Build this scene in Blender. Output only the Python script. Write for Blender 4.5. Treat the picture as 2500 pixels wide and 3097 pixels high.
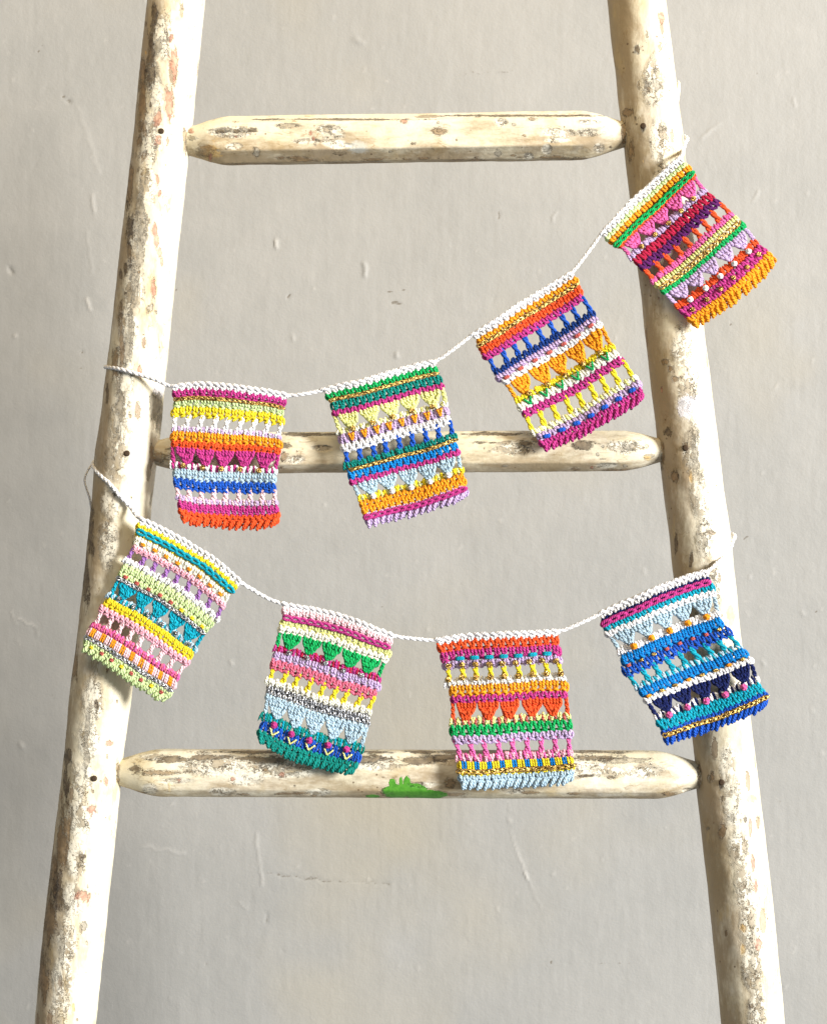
import bpy, math, random
import numpy as np
from mathutils import Vector

random.seed(7); RNG = np.random.default_rng(7)
for o in list(bpy.data.objects): bpy.data.objects.remove(o, do_unlink=True)
scene = bpy.context.scene
col = scene.collection

# ------------------------------------------------------------------ camera, light, exposure
D = 1.5            # camera to the plane of the ladder (m)
S = 3100.0         # photograph pixels per metre in that plane
Z0 = 0.72          # height of the picture's centre above the foot of the rails
cam = bpy.data.cameras.new('camera'); cam_o = bpy.data.objects.new('camera', cam); col.objects.link(cam_o)
cam.sensor_fit = 'VERTICAL'; cam.sensor_height = 24.0; cam.sensor_width = 24.0
cam.lens = 24.0 * D / (3097 / S); cam.clip_end = 50
cam_o.location = (0, -D, Z0); cam_o.rotation_euler = (math.radians(90), 0, 0)
scene.camera = cam_o

world = bpy.data.worlds.new('World'); scene.world = world; world.use_nodes = True
bg = world.node_tree.nodes['Background']
bg.inputs[0].default_value = (0.93, 0.97, 1.0, 1); bg.inputs[1].default_value = 0.25

def area(name, loc, target, sx, sy, power, color):
    l = bpy.data.lights.new(name, 'AREA'); l.shape = 'RECTANGLE'; l.size = sx; l.size_y = sy
    l.energy = power; l.color = color
    o = bpy.data.objects.new(name, l); col.objects.link(o); o.location = loc
    o.rotation_euler = (Vector(target) - Vector(loc)).to_track_quat('-Z', 'Y').to_euler()
    return o
# daylight from a window to the right of the ladder, a little above it
area('window_light', (7.45, -5.1, Z0 + 1.5), (0.0, 0, Z0), 2.0, 2.6, 1720, (1.0, 0.99, 0.975))
# added warm fill from above, no real source, to tint the upper wall
area('warm_top_fill', (-0.2, -0.95, Z0 + 1.5), (-0.3, 0.62, Z0 + .45), 0.9, 0.9, 13, (1.0, 0.72, 0.34))
scene.render.engine = 'CYCLES'
scene.view_settings.view_transform = 'Standard'; scene.view_settings.look = 'None'
scene.view_settings.gamma = 1; scene.view_settings.use_curve_mapping = False
scene.view_settings.exposure = 0.33

# ------------------------------------------------------------------ helpers
def W(px, py, y=0.0):
    """photograph pixel + depth -> world point"""
    k = (D + y) / D / S
    return np.array([(px - 1250) * k, y, Z0 + (1548.5 - py) * k])

def Wn(P2, y):
    k = (D + y) / D / S
    return np.stack([(P2[..., 0] - 1250) * k, y, Z0 + (1548.5 - P2[..., 1]) * k], axis=-1)

def tag(o, label=None, cat=None, group=None, kind=None):
    if label: o['label'] = label
    if cat: o['category'] = cat
    if group: o['group'] = group
    if kind: o['kind'] = kind
    return o

def empty(name, loc):
    o = bpy.data.objects.new(name, None); o.empty_display_size = 0.02; col.objects.link(o); o.location = loc
    return o

def mesh_from(name, V, F, mat, parent=None, uv=None, attrs=None, mats=None, midx=None):
    """V (n,3), F (m,4) quads"""
    me = bpy.data.meshes.new(name)
    V = np.asarray(V, dtype=np.float32)
    off = np.zeros(3, dtype=np.float32)
    if parent is not None: off = np.array(parent.location, dtype=np.float32)
    V = V - off
    m = len(F)
    me.vertices.add(len(V)); me.vertices.foreach_set('co', V.ravel())
    me.loops.add(m * 4); me.loops.foreach_set('vertex_index', np.asarray(F, dtype=np.int32).ravel())
    me.polygons.add(m); me.polygons.foreach_set('loop_start', np.arange(0, m * 4, 4, dtype=np.int32))
    me.polygons.foreach_set('loop_total', np.full(m, 4, dtype=np.int32))
    me.update(calc_edges=True)
    me.polygons.foreach_set('use_smooth', np.ones(m, dtype=bool))
    if uv is not None:
        u = me.uv_layers.new(name='UVMap'); u.data.foreach_set('uv', np.asarray(uv, dtype=np.float32).ravel())
    for k, a in (attrs or {}).items():
        at = me.attributes.new(k, 'FLOAT', 'POINT'); at.data.foreach_set('value', np.asarray(a, dtype=np.float32))
    for mm in (mats or [mat]): me.materials.append(mm)
    if midx is not None: me.polygons.foreach_set('material_index', np.asarray(midx, dtype=np.int32))
    o = bpy.data.objects.new(name, me); col.objects.link(o)
    if parent is not None: o.parent = parent
    return o

def srgb(r, g, b):
    f = lambda c: (c / 12.92 if c <= 0.04045 else ((c + 0.055) / 1.055) ** 2.4)
    return (f(r / 255), f(g / 255), f(b / 255), 1)

class NT:
    """tiny node-tree writer"""
    def __init__(self, name):
        self.m = bpy.data.materials.new(name); self.m.use_nodes = True
        self.t = self.m.node_tree; self.b = self.t.nodes['Principled BSDF']
    def n(self, typ, **kw):
        x = self.t.nodes.new(typ)
        for k, v in kw.items(): setattr(x, k, v)
        return x
    def put(self, sock, v):
        if hasattr(v, 'is_linked') or hasattr(v, 'links'): self.t.links.new(v, sock)
        else: sock.default_value = v
    def math(self, op, a, b=None, c=None, clamp=False):
        x = self.n('ShaderNodeMath', operation=op, use_clamp=clamp)
        self.put(x.inputs[0], a)
        if b is not None: self.put(x.inputs[1], b)
        if c is not None: self.put(x.inputs[2], c)
        return x.outputs[0]
    def vmath(self, op, a, b=None, out=0):
        x = self.n('ShaderNodeVectorMath', operation=op); self.put(x.inputs[0], a)
        if b is not None: self.put(x.inputs[1], b)
        return x.outputs[out]
    def step(self, v, lo, hi):
        x = self.n('ShaderNodeMapRange', interpolation_type='SMOOTHSTEP')
        self.put(x.inputs[0], v); x.inputs[1].default_value = lo; x.inputs[2].default_value = hi
        x.inputs[3].default_value = 0; x.inputs[4].default_value = 1
        return x.outputs[0]
    def mix(self, f, a, b):
        x = self.n('ShaderNodeMix', data_type='RGBA'); self.put(x.inputs[0], f)
        self.put(x.inputs[6], a); self.put(x.inputs[7], b); return x.outputs[2]
    def noise(self, vec, scale, detail=3, rough=0.55, out=0, dist=0.0):
        x = self.n('ShaderNodeTexNoise'); self.put(x.inputs['Vector'], vec); x.inputs['Scale'].default_value = scale
        x.inputs['Detail'].default_value = detail; x.inputs['Roughness'].default_value = rough
        x.inputs['Distortion'].default_value = dist
        return x.outputs[out]
    def voro(self, vec, scale, feature='F1', out=0, rand=1.0):
        x = self.n('ShaderNodeTexVoronoi', feature=feature); self.put(x.inputs['Vector'], vec)
        x.inputs['Scale'].default_value = scale; x.inputs['Randomness'].default_value = rand
        return x.outputs[out]
    def attr(self, name):
        x = self.n('ShaderNodeAttribute', attribute_name=name); return x.outputs['Fac']
    def geo(self): return self.n('ShaderNodeNewGeometry').outputs['Position']
    def obj(self): return self.n('ShaderNodeTexCoord').outputs['Object']
    def bump(self, h, strength, dist, prev=None):
        x = self.n('ShaderNodeBump'); x.inputs['Strength'].default_value = strength; x.inputs['Distance'].default_value = dist
        self.put(x.inputs['Height'], h)
        if prev is not None: self.put(x.inputs['Normal'], prev)
        return x.outputs[0]

# ------------------------------------------------------------------ wall
def wall_material():
    t = NT('painted_plaster')
    p = t.obj()
    c = t.mix(t.attr('tone'), srgb(146, 145, 141), srgb(158, 156, 151))
    c = t.mix(t.math('MULTIPLY', t.attr('yellowing'), 0.5), c, srgb(168, 156, 126))
    # relief: roller stipple, brush drag (the larger unevenness is in the mesh)
    st = t.noise(p, 240, 2, 0.6)
    drag = t.noise(t.vmath('MULTIPLY', p, (70, 1, 11)), 1.0, 2, 0.6)
    h = t.math('MULTIPLY', st, 0.00050)
    h = t.math('ADD', h, t.math('MULTIPLY', drag, 0.0004))
    c = t.mix(t.math('MULTIPLY', t.step(t.math('ADD', t.attr('soil'), t.math('MULTIPLY', t.math('SUBTRACT', st, 0.5), 0.9)), 0.15, 0.6), 0.75), c, srgb(104, 96, 84))
    c = t.mix(t.math('MULTIPLY', t.attr('bare'), 0.6), c, srgb(205, 200, 192))
    t.put(t.b.inputs['Base Color'], c)
    t.b.inputs['Roughness'].default_value = 0.62
    t.b.inputs['Specular IOR Level'].default_value = 0.3
    t.put(t.b.inputs['Normal'], t.bump(h, 0.6, 1.0))
    return t.m

def vnoise(x, z, sc, seed):
    """smooth value noise on a plane"""
    r = np.random.default_rng(seed); G = r.uniform(-1, 1, (256, 256))
    X = x * sc + 128.3; Zq = z * sc + 97.7
    xi = np.floor(X).astype(int); zi = np.floor(Zq).astype(int); fx = X - xi; fz = Zq - zi
    fx = fx * fx * (3 - 2 * fx); fz = fz * fz * (3 - 2 * fz)
    g = lambda a, b: G[a % 256, b % 256]
    return (g(xi, zi) * (1 - fx) + g(xi + 1, zi) * fx) * (1 - fz) + (g(xi, zi + 1) * (1 - fx) + g(xi + 1, zi + 1) * fx) * fz

WALL_Y = 0.62
# scratches, dents, drips and fly specks: from, to (photograph pixels), half width mm, height mm, soil, bare
MARKS = [((795, 2640), (985, 2662), 2.4, -.5, .45, 0), ((985, 2662), (1180, 2674), 2.2, -.4, .38, 0), ((774, 2520), (793, 2675), 2.6, .6, 0, .2), ((720, 2725), (750, 2748), 2.2, .5, 0, .2),
         ((802, 2760), (803, 2796), 2, -.8, .5, 0), ((1532, 2420), (1540, 2480), 1.8, .35, 0, .2), ((1540, 2480), (1555, 2555), 1.8, .4, 0, .2), ((1555, 2555), (1592, 2650), 2.0, .5, 0, .4), ((1592, 2650), (1635, 2745), 1.8, .35, 0, .1),
         ((1588, 2640), (1594, 2654), 3.2, 1.2, 0, .8), ((1184, 918), (1210, 918), 2.6, -.3, .95, 0), ((1175, 884), (1225, 880), 1.6, 0, .75, 0), ((188, 288), (194, 293), 2.6, -.6, .9, 0), ((206, 305), (210, 314), 4, -.8, .5, 0),
         ((50, 1870), (105, 1895), 2, .7, 0, .5), ((35, 1850), (50, 1886), 1.6, .6, 0, .3), ((105, 1895), (118, 1925), 1.6, .6, .2, 0), ((262, 905), (275, 935), 3, 1.1, 0, .7), ((875, 893), (871, 902), 2.2, -1.0, 1.2, 0),
         ((832, 730), (838, 746), 3.6, 1.6, 0, .6), ((1075, 120), (1092, 130), 7, .8, .1, 0), ((1100, 798), (1104, 835), 5, 1.2, .1, 0), ((30, 808), (36, 822), 5, -1.6, .3, 0), ((44, 1012), (46, 1015), 3, 1.2, 0, .6),
         ((245, 1115), (247, 1118), 2, -.6, 1.0, 0), ((245, 1060), (249, 1066), 2.6, -.8, .6, 0), ((2248, 1635), (2256, 1626), 2, -.4, 1.0, 0), ((2262, 1745), (2266, 1752), 2.4, .9, 0, .3), ((2205, 979), (2207, 982), 2.4, -.5, 1.0, 0),
         ((1400, 225), (1550, 212), 1.6, .3, .35, 0), ((2120, 415), (2150, 390), 2.4, .8, 0, .2), ((2150, 390), (2178, 372), 2, .6, 0, .1), ((1665, 2910), (1668, 2914), 2.2, -.4, .9, 0), ((1810, 2915), (1905, 2912), 2.4, 0, .35, 0),
         ((1680, 640), (1672, 668), 2, 1.0, 0, .2), ((1195, 1068), (1200, 1082), 3, 1.1, .2, 0), ((2290, 580), (2275, 610), 2, .8, 0, .2), ((430, 2560), (560, 2580), 3, .5, 0, .2), ((265, 700), (280, 830), 2.4, .35, 0, .1),
         ((240, 330), (300, 520), 5, .25, 0, .1), ((280, 590), (284, 640), 3, .8, 0, .3), ((1120, 330), (1124, 332), 3, .7, 0, .3), ((880, 1010), (884, 1030), 2.4, .8, 0, .2), ((2420, 1850), (2430, 1858), 3, .6, 0, .2), ((2300, 2000), (2306, 2012), 3, .7, .2, 0),
         ((2352, 2420), (2362, 2424), 6, 0, .3, 0), ((700, 2000), (706, 2012), 3, .8, 0, .3), ((60, 2250), (72, 2260), 4, .8, 0, .2), ((1400, 2050), (1404, 2066), 3, .8, .1, .1), ((1610, 2050), (1616, 2062), 3, .9, 0, .3), ((2400, 300), (2404, 322), 3, .8, 0, .2)]
gx = np.r_[-1.6, -1.1, -.75, np.arange(-.60, .601, .0024), .75, 1.1, 1.6]; gz = np.r_[-1.5, -1.0, -.88, np.arange(-.74, .741, .0024), .88, 1.0, 1.5] + Z0
GX, GZ = np.meshgrid(gx, gz)
hgt = .9 * vnoise(GX, GZ, 4, 1) + .35 * vnoise(GX, GZ, 11, 2) + .14 * vnoise(GX, GZ, 27, 3) + .08 * vnoise(GX, GZ, 60, 4) + .07 * vnoise(GX * 2.4, GZ * .5, 60, 6) + .07 * vnoise(GX, GZ, 140, 5)
tone = (.5 + .35 * vnoise(GX, GZ, 3, 21) + .22 * vnoise(GX, GZ, 7, 22) + .15 * vnoise(GX, GZ, 18, 23) + .12 * vnoise(GX, GZ, 45, 24) + .08 * vnoise(GX, GZ, 110, 25)).clip(0, 1)
yellowing = (.6 * vnoise(GX, GZ, 3.4, 31) + .3 * vnoise(GX, GZ, 8, 32) + .15 * vnoise(GX, GZ, 20, 33)).clip(0, 1)
soil = np.zeros_like(GX); bare = np.zeros_like(GX)
rw = np.random.default_rng(5)
rand_marks = []
for q in range(240):     # small blobs under the paint, dots and pinholes
    a = (rw.uniform(0, 2500), rw.uniform(0, 3097)); up_ = rw.random() < .72
    L_ = abs(rw.normal(0, 7)); an = rw.normal(1.57, .5)
    rand_marks.append((a, (a[0] + L_ * math.cos(an), a[1] + L_ * math.sin(an)), rw.uniform(1.6, 3.2), rw.uniform(.15, .5) * (1 if up_ else -1), 0 if (up_ or rw.random() < .7) else rw.uniform(.3, .8), .25 if up_ else 0))
dxw = .0022 * vnoise(GX, GZ, 130, 8); dzw = .0022 * vnoise(GX, GZ, 130, 9)
for (a, b, w, dh, so, ba) in MARKS + rand_marks:
    A = W(a[0], a[1], WALL_Y); B = W(b[0], b[1], WALL_Y); w = w * .001
    x0, x1 = sorted((A[0], B[0])); z0, z1 = sorted((A[2], B[2]))
    ii = np.where((gx > x0 - w * 2 - .004) & (gx < x1 + w * 2 + .004))[0]; jj = np.where((gz > z0 - w * 2 - .004) & (gz < z1 + w * 2 + .004))[0]
    if len(ii) == 0 or len(jj) == 0: continue
    sl = np.s_[jj[0]:jj[-1] + 1, ii[0]:ii[-1] + 1]
    X, Zq = GX[sl] + dxw[sl], GZ[sl] + dzw[sl]
    ab = np.array([B[0] - A[0], B[2] - A[2]]); L2 = max(ab @ ab, 1e-12)
    k = (((X - A[0]) * ab[0] + (Zq - A[2]) * ab[1]) / L2).clip(0, 1)
    d = np.hypot(X - A[0] - k * ab[0], Zq - A[2] - k * ab[1])
    m_ = (1 - d / w).clip(0, 1); m_ = m_ * m_ * (3 - 2 * m_)
    hgt[sl] += m_ * dh; soil[sl] = np.maximum(soil[sl], m_ * so); bare[sl] = np.maximum(bare[sl], m_ * ba)
nx_, nz_ = len(gx), len(gz)
P = np.stack([GX, WALL_Y - hgt * .0014, GZ], -1).reshape(-1, 3)
i_ = np.arange(nz_ - 1)[:, None] * nx_; j_ = np.arange(nx_ - 1)[None, :]
Fq = np.stack([i_ + j_, i_ + j_ + 1, i_ + nx_ + j_ + 1, i_ + nx_ + j_], -1).reshape(-1, 4)
b0 = len(P)
Bx = np.array([[x, y, z] for y in (WALL_Y + .006, WALL_Y + .1) for z in (Z0 - 1.5, Z0 + 1.5) for x in (-1.6, 1.6)])
Bf = np.array([[0, 1, 3, 2], [5, 4, 6, 7], [1, 5, 7, 3], [4, 0, 2, 6], [2, 3, 7, 6], [4, 5, 1, 0]]) + b0
zz = np.zeros(8)
wall = mesh_from('wall', np.concatenate([P, Bx]), np.concatenate([Fq, Bf]), wall_material(), attrs={'soil': np.r_[soil.ravel(), zz], 'bare': np.r_[bare.ravel(), zz], 'tone': np.r_[tone.ravel(), zz], 'yellowing': np.r_[yellowing.ravel(), zz]})
tag(wall, 'warm grey painted plaster wall with scratches and dents', 'wall', kind='structure')

# ------------------------------------------------------------------ ladder
CHIPS = {'red': [], 'dark': [], 'brown': [], 'grey': [], 'ochre': [], 'white': [], 'green': [], 'blue': [], 'flake': []}
def chips(kind, *rows): CHIPS[kind] += list(rows)
# photograph position, half width, half height (pixels) of the bare patches in the paint, and of underside shade painted on a rung
chips('red', (518, 115, 9, 19), (525, 196, 14, 54), (510, 311, 14, 58), (479, 357, 13, 32), (480, 419, 11, 22), (477, 542, 8, 24), (484, 585, 5, 10),
      (468, 695, 8, 20), (472, 728, 8, 22), (484, 764, 6, 15), (491, 792, 6, 15), (465, 876, 8, 27), (423, 1124, 5, 18),
      (335, 2250, 12, 9), (321, 2363, 7, 17), (277, 2447, 15, 18), (252, 2711, 24, 18), (237, 2740, 5, 12),
      (1999, 55, 10, 16), (2276, 2607, 7, 26), (2285, 2685, 5, 22), (2293, 2855, 13, 20), (2268, 2500, 5, 30),
      (939, 403, 5, 7), (947, 419, 6, 7), (1221, 366, 11, 8), (637, 477, 7, 13), (578, 397, 8, 8), (542, 2360, 14, 11), (705, 2355, 9, 9), (853, 2341, 11, 11))
chips('dark', (465, 60, 9, 55), (458, 150, 9, 62), (456, 222, 13, 46), (392, 678, 11, 66), (392, 760, 6, 40), (325, 1190, 4, 24), (345, 1387, 6, 7), (276, 1608, 10, 66), (260, 1750, 10, 80),
      (292, 2131, 9, 13), (178, 2700, 20, 56), (205, 2290, 10, 22), (200, 2370, 7, 40), (248, 2589, 13, 8), (455, 318, 5, 14), (379, 886, 5, 7), (380, 812, 5, 18), (366, 830, 5, 12),
      (1924, 150, 11, 16), (2015, 1309, 14, 13), (2071, 1346, 9, 9), (2043, 1640, 5, 32), (2181, 2374, 6, 16), (2181, 2415, 6, 16), (2270, 3044, 5, 7), (2090, 1690, 6, 22),
      (862, 1349, 19, 8), (1449, 1339, 19, 4), (1488, 1339, 16, 3), (1585, 1340, 30, 9), (1765, 1349, 30, 12), (930, 1313, 90, 5), (1500, 1313, 120, 5),
      (521, 2294, 74, 10), (640, 2290, 70, 7), (796, 2297, 68, 12), (412, 2325, 16, 13), (1281, 2297, 72, 14), (1340, 2290, 50, 8), (1794, 2292, 70, 10), (1774, 2346, 34, 5), (1846, 2351, 15, 6), (1100, 2296, 80, 8),
      (900, 2274, 260, 5), (1500, 2274, 400, 5), (1000, 361, 240, 3), (1600, 350, 240, 3), (717, 397, 11, 7), (667, 399, 18, 7), (764, 393, 13, 6))
chips('brown', (433, 213, 9, 34), (434, 331, 15, 94), (424, 427, 9, 18), (430, 473, 15, 22), (395, 560, 9, 80), (367, 1004, 8, 96), (350, 1100, 10, 60), (155, 2781, 18, 66), (200, 2480, 14, 60), (190, 2560, 16, 70), (165, 2650, 12, 60), (135, 2950, 14, 80), (225, 2010, 12, 60),
      (1899, 339, 18, 11), (1906, 458, 9, 28), (2011, 1093, 14, 10), (2026, 1114, 10, 13), (2043, 1147, 12, 10), (2058, 1143, 7, 7), (2176, 1752, 8, 11), (2148, 1612, 12, 8), (2152, 2346, 6, 20), (2187, 2511, 13, 22), (2291, 2485, 5, 26), (2040, 1440, 14, 14),
      (1610, 359, 22, 6), (1328, 398, 17, 11), (860, 1379, 11, 18), (480, 1385, 22, 18), (495, 2336, 68, 9), (1359, 2370, 20, 15), (620, 455, 26, 18), (1830, 478, 30, 6), (1100, 492, 120, 4), (760, 497, 80, 4))  # the long thin strips paint the top rung's dark underside
chips('grey', (479, 141, 16, 30), (429, 711, 18, 128), (412, 843, 15, 66), (455, 932, 9, 15), (395, 990, 14, 44), (390, 1046, 12, 54), (471, 1223, 18, 42), (482, 1270, 8, 40), (365, 1240, 11, 90),
      (187, 2870, 10, 54), (176, 2955, 12, 22), (255, 2800, 13, 13), (265, 2200, 9, 60), (262, 2290, 10, 60),
      (1984, 256, 24, 14), (2100, 1383, 14, 64), (2202, 2470, 16, 15), (2130, 1640, 10, 14), (776, 459, 10, 14), (1505, 462, 10, 10), (1903, 1349, 24, 11), (1806, 1374, 5, 9), (894, 2341, 32, 11), (1872, 2300, 66, 8), (690, 395, 50, 7), (1620, 2310, 40, 5))
chips('ochre', (222, 3044, 5, 18), (2088, 1446, 6, 27), (2272, 2415, 20, 16), (2244, 2807, 9, 13), (2246, 2878, 8, 22), (1954, 1384, 14, 9), (513, 2375, 8, 26), (2210, 1850, 16, 60), (640, 460, 30, 30), (2230, 1960, 14, 30))
chips('white', (2071, 1231, 27, 44), (2110, 1225, 36, 30), (480, 1180, 22, 30))
chips('green', (1200, 2394, 48, 24), (1186, 2370, 12, 16), (1230, 2366, 10, 22), (1212, 2362, 6, 14), (1250, 2392, 46, 22), (1290, 2404, 62, 16), (1128, 2408, 22, 5))
chips('blue', (1078, 445, 44, 22))
for y0, x0 in ((100, 490), (260, 470), (420, 452), (560, 440), (700, 420), (860, 400), (1000, 388), (1160, 375), (1280, 362), (1400, 350), (1520, 340), (1640, 330)):
    chips('flake', (x0, y0, 34, 95))
for y0, x0 in ((2120, 280), (2240, 268), (2360, 255), (2480, 240), (2600, 228), (2720, 215), (2840, 202), (2960, 190), (3060, 180)):
    chips('flake', (x0, y0, 36, 80))
for y0, x0 in ((250, 1975), (420, 1990), (560, 2000), (1050, 2060), (1180, 2080), (1340, 2095), (1500, 2115), (1620, 2130), (1760, 2150), (2320, 2200), (2440, 2215), (2560, 2230), (2680, 2245), (2800, 2258), (2920, 2272), (3050, 2285)):
    chips('flake', (x0, y0, 34, 90))
chips('flake', (640, 2320, 120, 30), (860, 2330, 140, 28), (1120, 2310, 90, 26), (1750, 2330, 160, 30), (1950, 2330, 60, 30), (1560, 1360, 80, 22), (1900, 1350, 70, 24), (700, 400, 70, 20))

rc = np.random.default_rng(41)      # small wear all over: flaked spots on the rungs, nicks and specks everywhere; painted shade under rungs and at joints
for (x0_, x1_, yc_, hh_) in ((570, 1870, 418, 56), (470, 1990, 1367, 48), (370, 2100, 2340, 56)):
    for q in range(16): chips('flake', (rc.uniform(x0_, x1_), yc_ + rc.uniform(-hh_, hh_), rc.uniform(16, 55), rc.uniform(7, 18)))
    for q in range(16): chips(('brown', 'grey', 'dark', 'red')[rc.choice(4, p=[.4, .35, .17, .08])], (rc.uniform(x0_, x1_), yc_ + rc.uniform(-hh_, hh_), rc.uniform(3, 11), rc.uniform(2, 5)))
    for q in range(14): chips('brown', (rc.uniform(x0_, x1_), yc_ + hh_ * rc.uniform(1.0, 1.2), rc.uniform(8, 40), rc.uniform(3, 6)))  # brown along the lower faces, their underside shade put into the colour
for (x_, y_) in ((560, 428), (1885, 408), (458, 1371), (2003, 1363), (357, 2336), (2112, 2344)): chips('brown', (x_, y_ - 12, 6, 24), (x_, y_ + 14, 5, 24))  # crevice shade of the rung joints, painted in brown
for (xa_, xb_) in ((532, 199), (1924, 2276)):
    for q in range(34):
        yq = rc.uniform(0, 3097); xq = xa_ + (xb_ - xa_) * yq / 3097 + rc.uniform(-84, 60)
        chips(('brown', 'grey', 'dark', 'red', 'ochre')[rc.choice(5, p=[.36, .3, .16, .08, .1])], (xq, yq, rc.uniform(2, 4.5), rc.uniform(3, 11)))

def paint_material():
    t = NT('peeling_cream_paint')
    p = t.obj()
    def anis():   # stretched along the grain by the attribute-free mapping of each part
        a = t.n('ShaderNodeAttribute', attribute_name='grain'); return a.outputs['Vector']
    g = anis()
    n_big = t.noise(p, 9, 4, 0.6); n_mid = t.noise(p, 34, 4, 0.6); n_f = t.noise(p, 190, 4, 0.65); n_e = t.noise(g, 120, 6, 0.72)
    n_e2 = t.noise(p, 420, 3, 0.6)
    c = t.mix(t.step(n_big, 0.34, 0.66), srgb(209, 199, 170), srgb(222, 214, 193))
    c = t.mix(t.math('MULTIPLY', t.step(n_mid, 0.52, 0.74), 0.65), c, srgb(196, 177, 134))
    c = t.mix(t.math('MULTIPLY', t.step(t.noise(t.vmath('ADD', p, (4, 2, 9)), 24, 4, 0.6), 0.55, 0.72), 0.6), c, srgb(230, 225, 212))
    # grime, thickened on unlit sides and undersides so the colour carries shade too
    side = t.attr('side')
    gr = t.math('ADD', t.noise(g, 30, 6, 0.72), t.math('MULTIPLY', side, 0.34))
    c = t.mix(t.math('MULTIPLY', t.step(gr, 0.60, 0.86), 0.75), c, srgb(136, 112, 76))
    h = t.math('MULTIPLY', n_mid, 0.0006)
    h = t.math('ADD', h, t.math('MULTIPLY', n_f, 0.0004))
    # cracked, flaking strips
    fl = t.step(t.math('ADD', t.attr('flake'), t.math('MULTIPLY', t.math('SUBTRACT', n_mid, 0.5), 1.2)), 0.05, 0.5)
    wn = t.n('ShaderNodeVectorMath', operation='SCALE'); t.put(wn.inputs[0], t.noise(p, 130, 4, 0.7, 1)); wn.inputs[3].default_value = 0.022
    wv = t.vmath('ADD', g, wn.outputs[0])
    ed = t.voro(wv, 150, 'DISTANCE_TO_EDGE'); cellc = t.voro(wv, 150, 'F1', 1)
    sepc = t.n('ShaderNodeSeparateColor'); t.put(sepc.inputs[0], cellc)
    crack = t.math('SUBTRACT', 1.0, t.step(t.math('ADD', ed, t.math('MULTIPLY', t.math('SUBTRACT', n_f, 0.5), 0.12)), 0.015, 0.07))
    crack = t.math('MULTIPLY', crack, t.step(n_e, 0.40, 0.60))
    c_fl = t.mix(t.math('MULTIPLY', t.step(n_e, 0.5, 0.72), 0.8), srgb(226, 220, 202), srgb(170, 162, 144))
    c_fl = t.mix(t.math('MULTIPLY', t.step(sepc.outputs[0], 0.66, 0.72), 0.75), c_fl, srgb(138, 122, 96))
    c_fl = t.mix(t.math('MULTIPLY', t.step(t.noise(t.vmath('ADD', g, (3, 1, 2)), 60, 6, 0.75), 0.54, 0.62), 0.55), c_fl, srgb(140, 132, 115))
    c_fl = t.mix(t.math('MULTIPLY', t.step(t.noise(t.vmath('ADD', g, (9, 4, 2)), 90, 6, 0.75), 0.58, 0.66), 0.6), c_fl, srgb(100, 86, 66))
    c = t.mix(t.math('MULTIPLY', fl, 0.85), c, c_fl)
    c = t.mix(t.math('MULTIPLY', t.math('MULTIPLY', crack, fl), 0.9), c, srgb(92, 76, 54))
    h = t.math('SUBTRACT', h, t.math('MULTIPLY', t.math('MULTIPLY', crack, fl), 0.0011))
    h = t.math('ADD', h, t.math('MULTIPLY', t.math('MULTIPLY', sepc.outputs[1], fl), 0.0012))
    cr2 = t.math('ABSOLUTE', t.math('SUBTRACT', t.noise(t.vmath('ADD', g, (5, 7, 1)), 70, 3, 0.6, dist=0.6), 0.5))
    cr2 = t.math('MULTIPLY', t.math('SUBTRACT', 1.0, t.step(cr2, 0.004, 0.014)), t.step(n_mid, 0.46, 0.60))
    c = t.mix(t.math('MULTIPLY', cr2, 0.55), c, srgb(140, 118, 84))
    c = t.mix(t.math('MULTIPLY', t.step(t.noise(t.vmath('ADD', g, (2, 8, 3)), 48, 4, 0.65), 0.58, 0.70), 0.5), c, srgb(186, 164, 118))
    # scattered little chips everywhere
    v = t.voro(t.vmath('ADD', g, (1.3, 2.2, 0.4)), 85, 'F1'); vc = t.voro(t.vmath('ADD', g, (1.3, 2.2, 0.4)), 85, 'F1', 1)
    s2 = t.n('ShaderNodeSeparateColor'); t.put(s2.inputs[0], vc)
    lim = t.math('SUBTRACT', t.math('MULTIPLY', s2.outputs[0], 0.42), t.math('ADD', v, t.math('MULTIPLY', t.math('SUBTRACT', n_e2, 0.5), 0.35)))
    m = t.math('MULTIPLY', t.step(lim, 0.05, 0.09), t.step(s2.outputs[1], 0.62, 0.66))
    c = t.mix(t.math('MULTIPLY', m, 0.65), c, t.mix(s2.outputs[2], srgb(120, 84, 54), srgb(128, 120, 98)))
    h = t.math('SUBTRACT', h, t.math('MULTIPLY', m, 0.0007))
    v2 = t.voro(t.vmath('ADD', p, (7.3, 5.2, 0.4)), 85, 'F1')
    m2 = t.math('MULTIPLY', t.math('SUBTRACT', 1.0, t.step(v2, 0.06, 0.12)), t.step(t.noise(p, 17, 2), 0.45, 0.6))
    c = t.mix(t.math('MULTIPLY', m2, 0.8), c, srgb(92, 72, 48))
    # the larger bare patches
    def layer(c, h, kind, ca, cb, amp, dep, soft=0.10, op=1.0):
        f = t.attr(kind)
        e = t.math('ADD', t.math('MULTIPLY', t.math('SUBTRACT', n_e, 0.5), amp * 2.1), t.math('MULTIPLY', t.math('SUBTRACT', n_e2, 0.5), amp * 0.7))
        m = t.step(t.math('ADD', f, e), 0.10, 0.10 + soft)
        cc = t.mix(t.step(n_f, 0.35, 0.65), ca, cb)
        rim = t.math('MULTIPLY', t.step(t.math('ADD', f, e), -0.04, 0.08), t.math('SUBTRACT', 1.0, m))
        c = t.mix(t.math('MULTIPLY', m, op), c, cc)
        h = t.math('SUBTRACT', h, t.math('MULTIPLY', m, dep))
        h = t.math('ADD', h, t.math('MULTIPLY', rim, dep * 0.4))
        return c, h
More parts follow.
